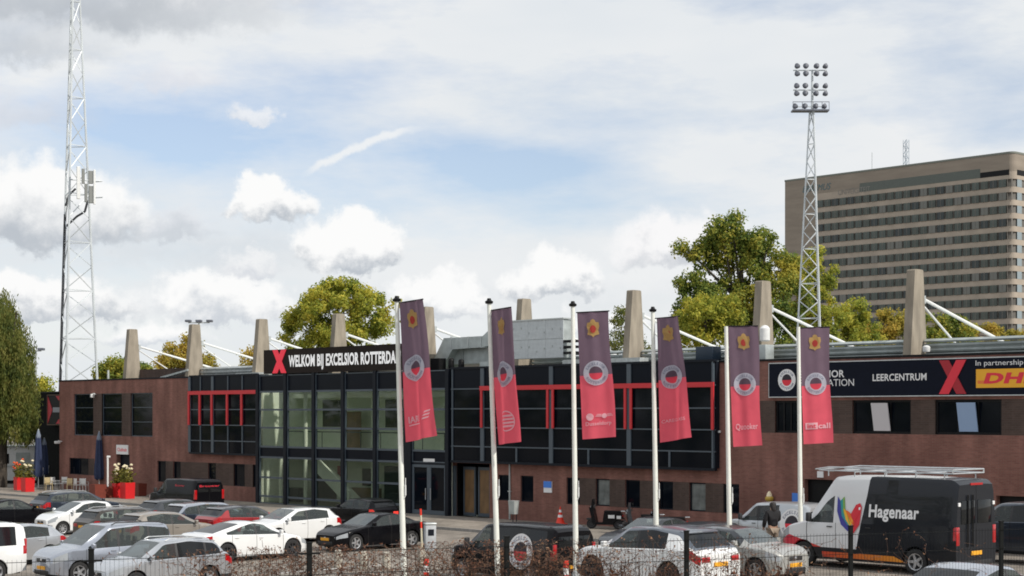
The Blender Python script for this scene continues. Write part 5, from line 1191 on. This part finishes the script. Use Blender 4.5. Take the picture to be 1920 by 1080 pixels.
vehicle('parked_car', 'white crossover with blue-grey roof, seen through brown twigs', 'car', 1226, 42.3, EM, 'cross', P_WHT, roofm=P_ROOF, rim=RIMD, spoil=1)
vehicle('parked_car', 'dark estate mostly hidden behind the white crossover', 'car', 1222, 63.5, VM, 'sedan', P_GRY)
vehicle('parked_car', 'dark blue-grey long car roof behind the fifth flagpole from left', 'car', 1345, 60.5, VP, 'estate', P_DBL, roofm=P_GRY)
vehicle('parked_car', 'small grey hatchback with big windscreen, behind the white crossover', 'car', 1390, 44.4, EP, 'mini', P_GRN, roofm=P_GRY, scale=.95)
vb, side, S = vehicle('parked_van', 'silver van with round club badge by the brick wall', 'van', 1456, 67.2, EM, 'midvan', paint('van_silver', (.50, .53, .56), .4), 'vans in the car park')
emblem(vb, lambda x, y, l: side(-x, y, l, 1), 1.45, 1.02, .60, [M_SIGNW, M_BDARK, M_SIGNR, M_INK])
vehicle('parked_suv', 'dark SUV at the right edge beside the black and white van', 'suv', 1916, 49., EM, 'suv', P_DBL, spoil=1, z=1.15)
vehicle('parked_car', 'silver-blue car roof at the bottom right corner, nearest of all', 'car', 1836, 33., VP, 'sedan', P_SIL2, z=1.02, roofm=P_SIL2)
vehicle('parked_car', 'white car roof peeping over the bottom edge below the big van', 'car', 1590, 32.4, VP, 'hatch', P_WHT, z=.72)
# the big two-tone van
m = bpy.data.materials.new('paint_two_tone'); m.use_nodes = True; t = m.node_tree; bs = t.nodes['Principled BSDF']
tcn = t.nodes.new('ShaderNodeTexCoord'); sp = t.nodes.new('ShaderNodeSeparateXYZ'); t.links.new(tcn.outputs['Object'], sp.inputs[0])
def mm(op, a, b=None):
    n = t.nodes.new('ShaderNodeMath'); n.operation = op
    for i, v in enumerate((a, b)):
        if v is None: continue
        if isinstance(v, (int, float)): n.inputs[i].default_value = v
        else: t.links.new(v, n.inputs[i])
    return n.outputs[0]
def mmix(f, a, b):
    n = t.nodes.new('ShaderNodeMix'); n.data_type = 'RGBA'; t.links.new(f, n.inputs[0])
    for k, v in ((6, a), (7, b)):
        if isinstance(v, tuple): n.inputs[k].default_value = (*v, 1)
        else: t.links.new(v, n.inputs[k])
    return n.outputs[2]
x_, y_, z__ = sp.outputs
black = mm('LESS_THAN', x_, mm('ADD', -.02, mm('MULTIPLY', mm('SUBTRACT', z__, 1.6), -.20)))
sill = mm('LESS_THAN', z__, .58)
black = mm('MAXIMUM', black, sill)
roofw = mm('GREATER_THAN', z__, 2.635); black = mm('MULTIPLY', black, mm('SUBTRACT', 1., mm('MULTIPLY', roofw, mm('GREATER_THAN', x_, -2.2))))
col = mmix(black, (.72, .73, .74), (.008, .010, .015))
sw1 = mm('MULTIPLY', mm('LESS_THAN', z__, mm('ADD', .98, mm('MULTIPLY', mm('SUBTRACT', 2.85, x_), -.27))), mm('GREATER_THAN', z__, .58))
sw1 = mm('MULTIPLY', sw1, mm('GREATER_THAN', x_, .9))
red = mmix(mm('DIVIDE', mm('SUBTRACT', 3.0, x_), 2.0), (.55, .02, .07), (.75, .07, .03)); col = mmix(sw1, col, red)
sk_ = mm('MULTIPLY', mm('GREATER_THAN', z__, .31), mm('LESS_THAN', z__, mm('ADD', .46, 0.)))
sk_ = mm('MULTIPLY', sk_, mm('MULTIPLY', mm('LESS_THAN', x_, 1.35), mm('GREATER_THAN', mm('ADD', x_, mm('MULTIPLY', z__, -2.5)), -2.2)))
col = mmix(sk_, col, mmix(mm('DIVIDE', mm('SUBTRACT', 1.5, x_), 2.6), (.62, .05, .03), (.70, .26, .03)))
t.links.new(col, bs.inputs['Base Color']); bs.inputs['Roughness'].default_value = .3; bs.inputs['Coat Weight'].default_value = .3; bs.inputs['Specular IOR Level'].default_value = .25
tv, side, S = vehicle('delivery_van', 'large black and white high-roof van with Hagenaar lettering and roof rack', 'van', 1655, 47., EM, 'bigvan', m, 'vans in the car park', z=1.0)
L = S['L']
mb = MB(); put_text(mb, 'Hagenaar', .028, 1., 0., 1.52, .33, lambda x, z_: side(-.22-x, z_, .004, 1), width=1.62); mb.build('lettering', M_SIGNW, tv, raw=True)
CB = {k: mat('bird_'+k, lin(*v), .5) for k, v in dict(blue=(60, 60, 150), teal=(40, 150, 150), green=(120, 170, 70), yellow=(240, 180, 50), orange=(235, 110, 40), red=(214, 40, 56), eye=(250, 250, 250)).items()}
def feather(key, pts, lift):
    MB().add([side(.88-x, .98+y*.92, lift, 1) for x, y in pts], [tuple(range(len(pts)))]).build('bird_'+('wing' if key not in ('red', 'eye') else 'body'), CB[key], tv, raw=True)
feather('blue', [(.02, 1.16), (.12, 1.02), (.20, .60), (.48, .22), (.42, .10), (.18, .30), (.03, .70)], .004)
feather('teal', [(.12, 1.02), (.20, 1.10), (.26, .72), (.50, .26), (.48, .20), (.20, .56)], .006)
feather('green', [(.20, 1.10), (.25, 1.16), (.30, .80), (.48, .40), (.48, .26), (.24, .68)], .008)
feather('yellow', [(.24, .80), (.34, .72), (.58, .44), (.52, .22), (.34, .46)], .010)
feather('orange', [(.30, .76), (.44, .70), (.66, .52), (.62, .26), (.46, .48)], .012)
feather('red', [(.50, .62), (.66, .92), (.80, .98), (.86, .86), (.84, .60), (.82, .34), (.66, .10), (.44, -.16), (.52, .14), (.62, .40)], .014)
feather('eye', [(.76, .84), (.82, .86), (.82, .78), (.77, .77)], .018)
rk = MB(); zr = S['H']+.09
for y in (-.78, .78): rk.path([(1.75, y*.8, zr+.02), (1.55, y, zr+.02), (-2.75, y, zr+.02)], .022, 6); rk.path([(2.0, y*.55, zr+.03), (1.3, y, zr+.11), (-2.75, y, zr+.12), (-2.75, y, zr+.02)], .022, 6)
rk.tube((2.0, -.44, zr+.03), (2.0, .44, zr+.03), .022); rk.tube((-2.75, -.78, zr+.02), (-2.75, .78, zr+.02), .022); rk.tube((-2.75, -.78, zr+.12), (-2.75, .78, zr+.12), .022)
for x in (1.3, .4, -.6, -1.6, -2.5): rk.tube((x, -.78, zr), (x, .78, zr), .02); rk.tube((x, -.78, zr-.14), (x, -.78, zr+.02), .018); rk.tube((x, .78, zr-.14), (x, .78, zr+.02), .018)
rk.build('roof_rack', M_ALU, tv)
for sd in (-1, 1): MB().rbox(-L/2-.03, -L/2+.01, sd*.86-.05, sd*.86+.05, 1.9, 2.0, .01).build('marker_lamp', M_SIGNW, tv)
MB().box(-L/2-.02, -L/2+.01, -.3, .3, 2.46, 2.52).build('brake_lamp', M_TAIL, tv)
for y in (.45, .2): MB().tube((-L/2-.03, y, .8), (-L/2-.03, y, 2.2), .018).build('door_bar', M_BLACK, tv)
# ------------------------------------------------------------------ scooters
def scooter(px, Y, head, label, col):
    o = empty('scooter', at(px, Y, .12), head, label, 'scooter', 'scooters parked by the wall')
    for x in (-.62, .62):
        wh = inst('wheel', TYRE, o, (x, 0, .23), (.23, .16, .23)); inst('rim', RIMD, wh); r2 = inst('rim', RIMD, wh, rot=(0, 0, math.pi))
    b = MB(); pr = [(-.85, .55), (-.80, .72), (-.45, .78), (.0, .74), (.05, .45), (.1, .30), (.42, .30), (.50, .45), (.62, .92), (.70, .90), (.62, .40), (.45, .18), (-.35, .18), (-.55, .42)]
    b.prism(pr[:5]+[(.08, .22), (-.38, .20), (-.62, .48)], lambda x, z: (x, -.16, z), lambda x, z: (x, .16, z)); b.prism([(-.45, .20), (.42, .20), (.45, .31), (-.2, .31), (-.5, .41)], lambda x, z: (x, -.14, z), lambda x, z: (x, .14, z))
    b.prism([(.34, .20), (.50, .24), (.70, .98), (.52, 1.0)], lambda x, z: (x, -.22, z), lambda x, z: (x, .22, z)); b.prism([(.50, .98), (.62, .98), (.56, 1.36), (.52, 1.36)], lambda x, z: (x, -.16, z), lambda x, z: (x, .16, z)); b.prism([(-.95, .46), (-.60, .52), (-.34, .46), (-.5, .56), (-.8, .58)], lambda x, z: (x, -.09, z), lambda x, z: (x, .09, z)); b.build('body', col, o)
    MB().rbox(-.78, .02, -.15, .15, .74, .84, .04).build('seat', M_BLACK, o, True)
    MB().rbox(.40, .86, -.08, .08, .40, .50, .035).tube((.62, -.07, .23), (.56, -.06, .8), .025).tube((.62, .07, .23), (.56, .06, .8), .025).build('fork', M_TRIM, o, True)
    MB().tube((.53, 0, .9), (.50, 0, 1.06), .03).tube((.44, -.33, 1.04), (.50, 0, 1.06), .018).tube((.44, .33, 1.04), (.50, 0, 1.06), .018).rbox(.46, .62, -.1, .1, .93, 1.10, .04).build('handlebar', M_TRIM, o, True)
    for s in (-1, 1): MB().tube((.46, s*.2, 1.05), (.44, s*.3, 1.28), .01).rbox(.42, .45, s*.3-.06, s*.3+.06, 1.26, 1.36, .012).build('mirror', M_BLACK, o)
    MB().rbox(.60, .67, -.07, .07, .95, 1.06, .03).build('headlight', M_HEAD, o, True); MB().rbox(-.90, -.84, -.07, .07, .58, .66, .02).build('tail_light', M_TAIL, o)
    MB().tube((-.55, -.16, .32), (-.95, -.18, .38), .045, n=8).build('exhaust', M_CHR, o, True)
    MB().rbox(-1.0, -.78, -.15, .15, .80, .86, .03).build('rack', M_CHR, o, True)
    MB().rbox(-.5, -.2, .155, .17, .5, .65, .005).rbox(-.8, -.6, .155, .17, .48, .62, .005).build('side_panel', M_WHITE, o)
scooter(1134, 75.5, EM+.5, 'black scooter with white panels between the cone and the fourth flagpole', P_BLK)
scooter(1203, 72.6, EM+.9, 'dark scooter seen nose-on just left of the fourth flagpole', P_GRY)
scooter(1250, 71., EM+.7, 'dark scooter behind the grey car, right of the fourth flagpole', P_BLK)
# ------------------------------------------------------------------ person
M_SKIN = mat('skin', (.42, .26, .18), .6); M_HAIR = mat('hair_dark', (.014, .011, .010), .6); M_JKT = mat('jacket_black', (.010, .010, .012), .85, var=.25); M_TRS = mat('trousers_beige', (.27, .22, .17), .9, var=.15); M_SHOE = mat('shoe', (.03, .03, .03), .7)
def skin_mesh(name, verts, edges, rad, m, parent, sub=2):
    me = bpy.data.meshes.new(name); bm = bmesh.new(); lay = bm.verts.layers.skin.verify()
    vs = [bm.verts.new(v) for v in verts]
    for i, v in enumerate(vs):
        v[lay].radius = rad[i] if isinstance(rad[i], tuple) else (rad[i], rad[i]); v[lay].use_root = (i == 0)
    for a, b in edges: bm.edges.new((vs[a], vs[b]))
    bm.to_mesh(me); bm.free(); me.materials.append(m)
    o = bpy.data.objects.new(name, me); link(o, parent)
    o.modifiers.new('skin', 'SKIN').use_smooth_shade = True; s = o.modifiers.new('sub', 'SUBSURF'); s.levels = s.render_levels = sub; return o
pp = at(1449, 50.); pe = empty('person', pp, R(20), 'person in black jacket and beige trousers standing by the silver van', 'person')
# local +y faces away from the camera; one arm raised to the head
V = [(0, 0, .95), (0, .0, 1.18), (0, .0, 1.40), (0, .01, 1.50), (0, .03, 1.62), (0, .03, 1.72),
     (-.19, 0, 1.42), (-.27, .02, 1.14), (-.20, .20, .98), (-.18, .27, .93), (.19, 0, 1.42), (.27, .10, 1.16), (.14, .26, 1.38), (.11, .24, 1.47),
     (-.10, 0, .88), (-.11, .02, .48), (-.11, -.02, .08), (-.11, .12, .04), (.10, 0, .88), (.11, .05, .48), (.12, .06, .08), (.12, .20, .04)]
Ed = [(0, 1), (1, 2), (2, 3), (3, 4), (4, 5), (2, 6), (6, 7), (7, 8), (8, 9), (2, 10), (10, 11), (11, 12), (12, 13), (0, 14), (14, 15), (15, 16), (16, 17), (0, 18), (18, 19), (19, 20), (20, 21)]
Rd = [(.14, .10), (.13, .10), (.15, .10), .055, (.078, .095), (.07, .085), .06, .045, .035, .04, .06, .045, .035, .04, .085, .06, .045, .04, .085, .06, .045, .04]
skin_mesh('body', V, Ed, Rd, M_SKIN, pe)
jv = [0, 1, 2, 3, 6, 7, 8, 10, 11, 12]; jm = {k: i for i, k in enumerate(jv)}
skin_mesh('jacket', [V[k] for k in jv[:1]]+[V[k] for k in jv[1:]], [(jm[a], jm[b]) for a, b in Ed if a in jm and b in jm], [(.185, .145), (.175, .14), (.20, .14), (.075, .075), .088, .072, .058, .088, .072, .058], M_JKT, pe)
tv_ = [0, 14, 15, 16, 18, 19, 20]; tm = {k: i for i, k in enumerate(tv_)}
skin_mesh('trousers', [V[k] for k in tv_], [(tm[a], tm[b]) for a, b in Ed if a in tm and b in tm], [(.15, .12), .11, .085, .075, .11, .085, .075], M_TRS, pe)
skin_mesh('hair', [(0, .02, 1.74), (0, .0, 1.66), (0, -.05, 1.55), (0, -.07, 1.44)], [(0, 1), (1, 2), (2, 3)], [(.10, .11), (.115, .105), (.095, .06), (.05, .04)], M_HAIR, pe)
for x, y in ((-.11, .07), (.12, .15)): MB().rbox(x-.05, x+.05, y-.13, y+.14, 0, .09, .03).build('shoe', M_SHOE, pe, True)
for sx, hx, hy, hz in ((-1, -.18, .29, .90), (1, .11, .24, 1.50)):
    for k in range(4): skin_mesh('finger', [(hx+(k-1.5)*.02, hy, hz), (hx+(k-1.5)*.021, hy+.03, hz+.03*sx), (hx+(k-1.5)*.02, hy+.02, hz+(.055-.006*abs(k-1.5))*sx)], [(0, 1), (1, 2)], [.010, .009, .007], M_SKIN, pe, 1)
    skin_mesh('thumb', [(hx-.03*sx, hy-.01, hz-.02*sx), (hx-.055*sx, hy, hz+.01*sx), (hx-.055*sx, hy+.015, hz+.035*sx)], [(0, 1), (1, 2)], [.012, .010, .008], M_SKIN, pe, 1)
# ------------------------------------------------------------------ small street things
M_ORG = mat('cone_red', lin(232, 56, 34), .5, var=.06)
def cone(px, Y, label, s=1.):
    o = empty('traffic_cone', at(px, Y, .125), .4, label, 'traffic cone')
    MB().rbox(-.28, .28, -.28, .28, 0, .05, .02).build('foot', M_ORG, o)
    pr = [(.20, .05), (.165, .2), (.125, .38), (.08, .62), (.045, .85), (.03, .86)]
    MB().lathe([(.24, .05), (.20, .10), (.17, .22)], 16).build('skirt', M_ORG, o, True)
    for i, (a, b) in enumerate(((.22, .34), (.34, .46), (.46, .58), (.58, .70), (.70, .86))):
        r = lambda h: .15-.135*(h-.22)/.64
        MB().lathe([(r(a), a), (r(b), b)], 16).build('band', M_SIGNW if i % 2 else M_ORG, o, True)
cone(1050.5, 78.5, 'red and white traffic cone by the brick wall, left of the scooters')
# litter bin on posts by the wall
b = empty('litter_bin', at(963, 79.2, .12), ROT, 'grey litter bin on two legs under the thin downpipe', 'bin'); b.scale = (.72, .72, .95)
MB().add([(-.24, -.18, .48), (.24, -.18, .48), (.24, .18, .48), (-.24, .18, .48), (-.29, -.22, 1.12), (.29, -.22, 1.12), (.29, .22, 1.12), (-.29, .22, 1.12)], [(0, 3, 2, 1), (0, 1, 5, 4), (1, 2, 6, 5), (2, 3, 7, 6), (3, 0, 4, 7), (4, 5, 6, 7)]).build('bucket', M_ZINC, b)
MB().box(-.30, .30, -.23, .23, 1.12, 1.16).build('rim', M_GALV, b)
for x in (-.17, .17): MB().tube((x, .1, 0), (x, .1, .5), .03).build('leg', M_DARKF, b)
# pale cabinet, striped pole and bollards
b = empty('ticket_cabinet', at(806, 65.), .3, 'pale grey ticket cabinet behind the tail of the black saloon', 'cabinet')
MB().rbox(-.22, .22, -.18, .18, 0, 1.02, .04).build('case', mat('cabinet_grey', (.42, .44, .46), .5, var=.1), b, True); MB().rbox(-.24, .24, -.2, .2, 1.02, 1.1, .03).build('lid', M_GALV, b, True); MB().box(-.12, .12, -.186, -.178, .6, .85).build('panel', M_DARKF, b)
b = empty('striped_post', at(791, 66.5), 0, 'red and white striped post beside the pale ticket cabinet', 'post')
for k in range(6): MB().tube((-.05*k/6, 0, .26*k), (-.05*(k+1)/6, 0, .26*(k+1)), .04, n=10).build('band', M_ORG if k in (3, 5) else mat('post_cream', (.62, .58, .44), .6), b, True)
b = empty('striped_bollard', at(799, 50.), 0, 'red and white banded bollard in front of the leftmost flagpole hedge', 'bollard')
for k in range(5): MB().tube((0, 0, .2*k), (0, 0, .2*(k+1)), .08, n=12).build('band', M_ORG if k % 2 == 0 else M_SIGNW, b, True)
b = empty('striped_bollard', at(1061, 47.), 0, 'red bollard between the black minivan and the white crossover', 'bollard')
for k in range(5): MB().tube((0, 0, .2*k), (0, 0, .2*(k+1)), .08, n=12).build('band', M_ORG if k % 2 == 0 else M_SIGNW, b, True)
for i, (px, Y, lb) in enumerate(((634, 58., 'stubby concrete post below the front plate of the black saloon'), (681, 57.5, 'stubby concrete post below the front wheel of the black saloon'), (724, 57., 'stubby concrete post just left of the leftmost flagpole'), (790, 58.5, 'stubby concrete post below the rear wheel of the black saloon'))):
    o = MB().lathe([(.15, 0), (.15, .5), (.13, .58), (.06, .62)], 12).build('concrete_post', mat('pale_concrete', (.42, .39, .33), .9, var=.15), None, True); o.location = at(px, Y); tag(o, lb, 'post', 'stubby concrete posts')
# ------------------------------------------------------------------ terrace
M_PRED = mat('planter_red', lin(206, 34, 38), .4, var=.05); M_PBR = mat('planter_brown', lin(112, 48, 34), .6, var=.15)
LF_P = leaf_mat('planter_leaves', lin(62, 74, 30), lin(110, 108, 44), lin(150, 140, 70), 2.); M_FLW = mat('flower_cream', (.75, .66, .45), .7); M_FLO = mat('flower_orange', lin(214, 92, 46), .7)
def planter(px, py, wd, h, m, label, plant=True, fl=None, seed=1):
    Y = HC*F/(py-HZ)*(1-.12/HC); rnd = random.Random(seed); o = empty('planter', at(px, Y, .125), ROT, label, 'planter', 'square planters on the terrace')
    t = MB(); w2 = wd/2; t.add([(-w2*.94, -w2*.94, 0), (w2*.94, -w2*.94, 0), (w2*.94, w2*.94, 0), (-w2*.94, w2*.94, 0), (-w2, -w2, h), (w2, -w2, h), (w2, w2, h), (-w2, w2, h), (-w2*.88, -w2*.88, h), (w2*.88, -w2*.88, h), (w2*.88, w2*.88, h), (-w2*.88, w2*.88, h), (-w2*.88, -w2*.88, h-.08), (w2*.88, -w2*.88, h-.08), (w2*.88, w2*.88, h-.08), (-w2*.88, w2*.88, h-.08)],
        [(0, 3, 2, 1)]+[(i, (i+1) % 4, 4+(i+1) % 4, 4+i) for i in range(4)]+[(4+i, 4+(i+1) % 4, 8+(i+1) % 4, 8+i) for i in range(4)]+[(8+i, 8+(i+1) % 4, 12+(i+1) % 4, 12+i) for i in range(4)]); t.build('pot', m, o)
    MB().box(-w2*.87, w2*.87, -w2*.87, w2*.87, h-.12, h-.07).build('soil', M_BARK, o)
    if plant:
        mb = MB()
        for _ in range(70): leaves(mb, rnd, Vector((rnd.uniform(-w2, w2), rnd.uniform(-w2, w2), h+.85*rnd.random()**1.5)), 6, .07, .15)
        mb.build('foliage', LF_P, o, raw=True); f = MB()
        for _ in range(9): f.lathe([(.02, 0), (.1, .04), (.09, .1), (.02, .14)], 7, (rnd.uniform(-w2, w2)*1.2, rnd.uniform(-w2, w2), h+rnd.uniform(.5, 1.15)))
        tag(f.build('flowers', fl, o), kind='stuff')
    return o
planter(35, 919, .52, .9, M_PRED, 'left red planter of the far left pair, with orange flowers', True, M_FLO, 1)
planter(52, 922, .68, .95, M_PRED, 'right red planter of the far left pair', True, M_FLW, 2)
planter(220, 933, .5, .9, M_PRED, 'narrower red planter of the pair left of the black van', True, M_FLW, 3)
planter(239, 935, .68, 1.0, M_PRED, 'bright wider red planter of the pair left of the black van', True, M_FLW, 4)
planter(183, 934, .8, .85, M_PBR, 'brown planter in front of the closed parasol by the wall', False)
planter(203, 933, .6, .7, M_PBR, 'smaller brown planter beside the white terrace post', False)
planter(263, 930, .6, .8, M_PBR, 'dark brown planter against the wall right of the red pair', False)
M_PAR = mat('parasol_navy', lin(38, 50, 80), .8, var=.15); M_PARL = mat('parasol_grey', lin(120, 130, 145), .8)
def parasol(px, py, ytop, label, white=False):
    Y = HC*F/(py-HZ)*(1-.12/HC); o = empty('closed_parasol', at(px, Y, .125), .3, label, 'parasol', 'closed parasols on the terrace'); H = pz(ytop, Y)-.125
    MB().tube((0, 0, 0), (0, 0, H+.06), .03, n=8).build('pole', M_WHITE, o, True)
    n = 14; g = MB(); hs = [.75, .85, 1.2, 1.8, 2.4, H*.86, H]; rs = [.20, .27, .30, .27, .23, .17, .03]; vs = []
    for h, r in zip(hs, rs):
        for i in range(n): a = 2*math.pi*i/n; q = r*(1.15 if i % 2 else .78); vs.append((q*math.cos(a), q*math.sin(a), h+(.1*(i % 3) if h == .75 else 0)))
    g.add(vs, [(k*n+i, k*n+(i+1) % n, (k+1)*n+(i+1) % n, (k+1)*n+i) for k in range(6) for i in range(n)]); g.build('canopy', M_PAR, o, True, 60)
    MB().lathe([(.16, H*.86), (.17, H*.9), (.05, H*1.0), (.02, H+.03)], 10).build('top_cap', M_PARL, o, True)
    MB().tube((.28, 0, 1.5), (.28, 0, .9), .06, .03, n=6).build('strap', M_WHITE, o); MB().rbox(-.35, .35, -.35, .35, 0, .1, .03).build('base', M_KERB, o)
parasol(186, 922, 810, 'closed navy parasol in front of the brick wall below the three windows')
parasol(72, 917, 806, 'closed navy parasol in front of the black annex')
parasol(83, 912, 822, 'darker closed parasol just right of the one before the black annex')
b = empty('terrace_post', at(202, 103.5, .125), 0, 'thin white post beside the closed parasol', 'post'); MB().tube((0, 0, 0), (0, 0, 2.55), .055, n=8).build('shaft', M_WHITE, b, True); MB().rbox(-.06, .16, -.06, .06, 2.5, 2.62, .02).build('bracket', M_WHITE, b)
def chair(px, py, rz, m, label):
    Y = 238802/(max(px, 112)+1950)-1.6-(py-915)*.35; o = empty('terrace_chair', at(px, Y, .125), rz, label, 'chair', 'terrace chairs')
    MB().rbox(-.24, .24, -.24, .24, .42, .46, .015).build('seat', m, o); MB().rbox(-.24, .24, .20, .24, .5, .88, .015).build('backrest', m, o)
    for x in (-.21, .21):
        for y in (-.2, .22): MB().tube((x*1.1, y*1.1, 0), (x, y, .9 if y > 0 else .43), .022, n=6).build('leg', m, o)
        MB().tube((x, -.2, .64), (x, .22, .66), .018, n=6).tube((x, -.2, .44), (x, -.2, .64), .018, n=6).build('armrest', m, o)
M_CW = mat('chair_white', (.68, .68, .66), .5); M_CB = mat('chair_beech', (.45, .36, .20), .6)
for i, (px, py, rz, m, lb) in enumerate(((91, 918, .5, M_CB, 'leftmost beech terrace chair beside the parasol'), (104, 917, 1.2, M_CW, 'white terrace chair right of the leftmost beech chair'), (117, 915, -.4, M_CW, 'white terrace chair by the round table'), (135, 918, 2.6, M_CB, 'beech terrace chair right of the round table'), (147, 917, 2.2, M_CW, 'white terrace chair below the small left window'), (158, 915, 2.9, M_CW, 'rightmost white terrace chair'))): chair(px, py, rz, m, lb)
b = empty('terrace_table', at(126, 238802/2076-2.2, .125), 0, 'round grey-green terrace table among the chairs', 'table'); MB().lathe([(.45, .70), (.45, .735)], 20).build('top', mat('table_green', (.22, .26, .2), .5), b); MB().tube((0, 0, .03), (0, 0, .7), .035).build('stem', M_GALV, b); MB().lathe([(.25, 0), (.24, .03)], 16).build('base', M_GALV, b)
# ------------------------------------------------------------------ wire fence in the foreground with brown climber
FZ = 18.5; FC = .0523; M_FEN = mat('fence_black', (.007, .008, .008), .6, spec=.15)
def fpt(i):
    k = (171+439.4*i)/(1+FC*i); Y = FZ*(1+FC*i); return Vector(((k-960)/F*Y, Y, 0))
zp = 3.87; zw = 3.79; zg = 2.3
fa = math.atan2((fpt(1)-fpt(0)).y, (fpt(1)-fpt(0)).x); p0 = fpt(0)
fen = empty('wire_fence', (p0.x, p0.y, zg), fa, 'black wire mesh fence with square posts along the bottom of the picture', 'fence')
SP = (fpt(1)-fpt(0)).length
for i in range(6):
    x = SP*i; po = MB().rbox(x-.03, x+.03, -.02, .02, -.1, zp-zg, .004).build('post', M_FEN, fen); MB().box(x-.034, x+.034, -.024, .024, zp-zg, zp-zg+.015).build('cap', M_FEN, po)
    if i in (0, 1): MB().box(x-.12, x+.12, -.03, .03, zp-zg-.13, zp-zg-.115).build('clip', M_FEN, po)
for i in range(-1, 6):
    mb = MB(); n = int(SP/.05)
    for k in range(1, n): x = SP*i+SP*k/n; mb.tube((x, -.03, 0), (x, -.03, zw-zg), .0017, n=4, caps=False)
    for z in (.03, .4, .8, 1.2, zw-zg-.03):
        mb.box(SP*i, SP*(i+1), -.036, -.032, z-.003, z+.003); mb.box(SP*i, SP*(i+1), -.028, -.024, z-.003, z+.003)
    tag(mb.build('wire_mesh', M_FEN, fen, raw=True), kind='stuff')
rnd = random.Random(5); tw = MB(); lv = MB(); d = (fpt(1)-fpt(0)).normalized(); nrm = Vector((-d.y, d.x, 0)); o0 = fpt(0); Lf = (fpt(5)-fpt(0)).length
def dens(px): return max(.05, min(1., (px-250)/260))*(1. if px < 1060 else max(.03, .75-(px-1060)/620))
for _ in range(5200):
    s = rnd.uniform(-.5, Lf); p = o0+d*s; px = 960+F*p.x/p.y
    if rnd.random() > dens(px): continue
    base = p+nrm*rnd.uniform(.04, .45); z = 3.12+(.60 if px < 1060 else .5)*(rnd.random()**1.5); q = base+Vector((0, 0, z))
    pts = [q]; dr = Vector((rnd.uniform(-1, 1)*d.x, rnd.uniform(-1, 1)*d.y, rnd.uniform(-.3, .9))).normalized()
    for k in range(3):
        dr = (dr+Vector((rnd.uniform(-.6, .6), rnd.uniform(-.4, .4), rnd.uniform(-.6, .5)))).normalized(); nq = pts[-1]+dr*rnd.uniform(.04, .13); nq.z = min(nq.z, 3.80 if rnd.random() < .93 else 3.9); pts.append(nq)
    for a, b in zip(pts, pts[1:]): tw.tube(a, b, .0032, .0022, n=3, caps=False)
    for k in range(3): leaves(lv, rnd, pts[rnd.randint(1, 3)], 1, .02, .034)
for _ in range(1500):                                       # lower part of the climber, below the picture's edge
    s = rnd.uniform(1, Lf*.75); p = o0+d*s+nrm*rnd.uniform(.04, .45); z = rnd.uniform(2.3, 3.3)
    tw.tube(p+Vector((0, 0, z)), p+Vector((rnd.uniform(-.1, .1), rnd.uniform(-.05, .05), z+rnd.uniform(.1, .3))), .005, .003, n=3, caps=False); leaves(lv, rnd, p+Vector((0, 0, z)), 2, .05, .06)
hd = empty('climbing_hedge', (0, 0, 0), 0, 'bare reddish-brown climber tangled along the wire fence', 'hedge')
tag(tw.build('twigs', mat('twig_brown', (.115, .066, .046), .9, var=.5, vscale=8), hd, raw=True), kind='stuff')
tag(lv.build('dry_leaves', leaf_mat('dry_leaves', lin(84, 50, 40), lin(128, 88, 68), lin(168, 134, 106), 5., .25), hd, raw=True), kind='stuff')
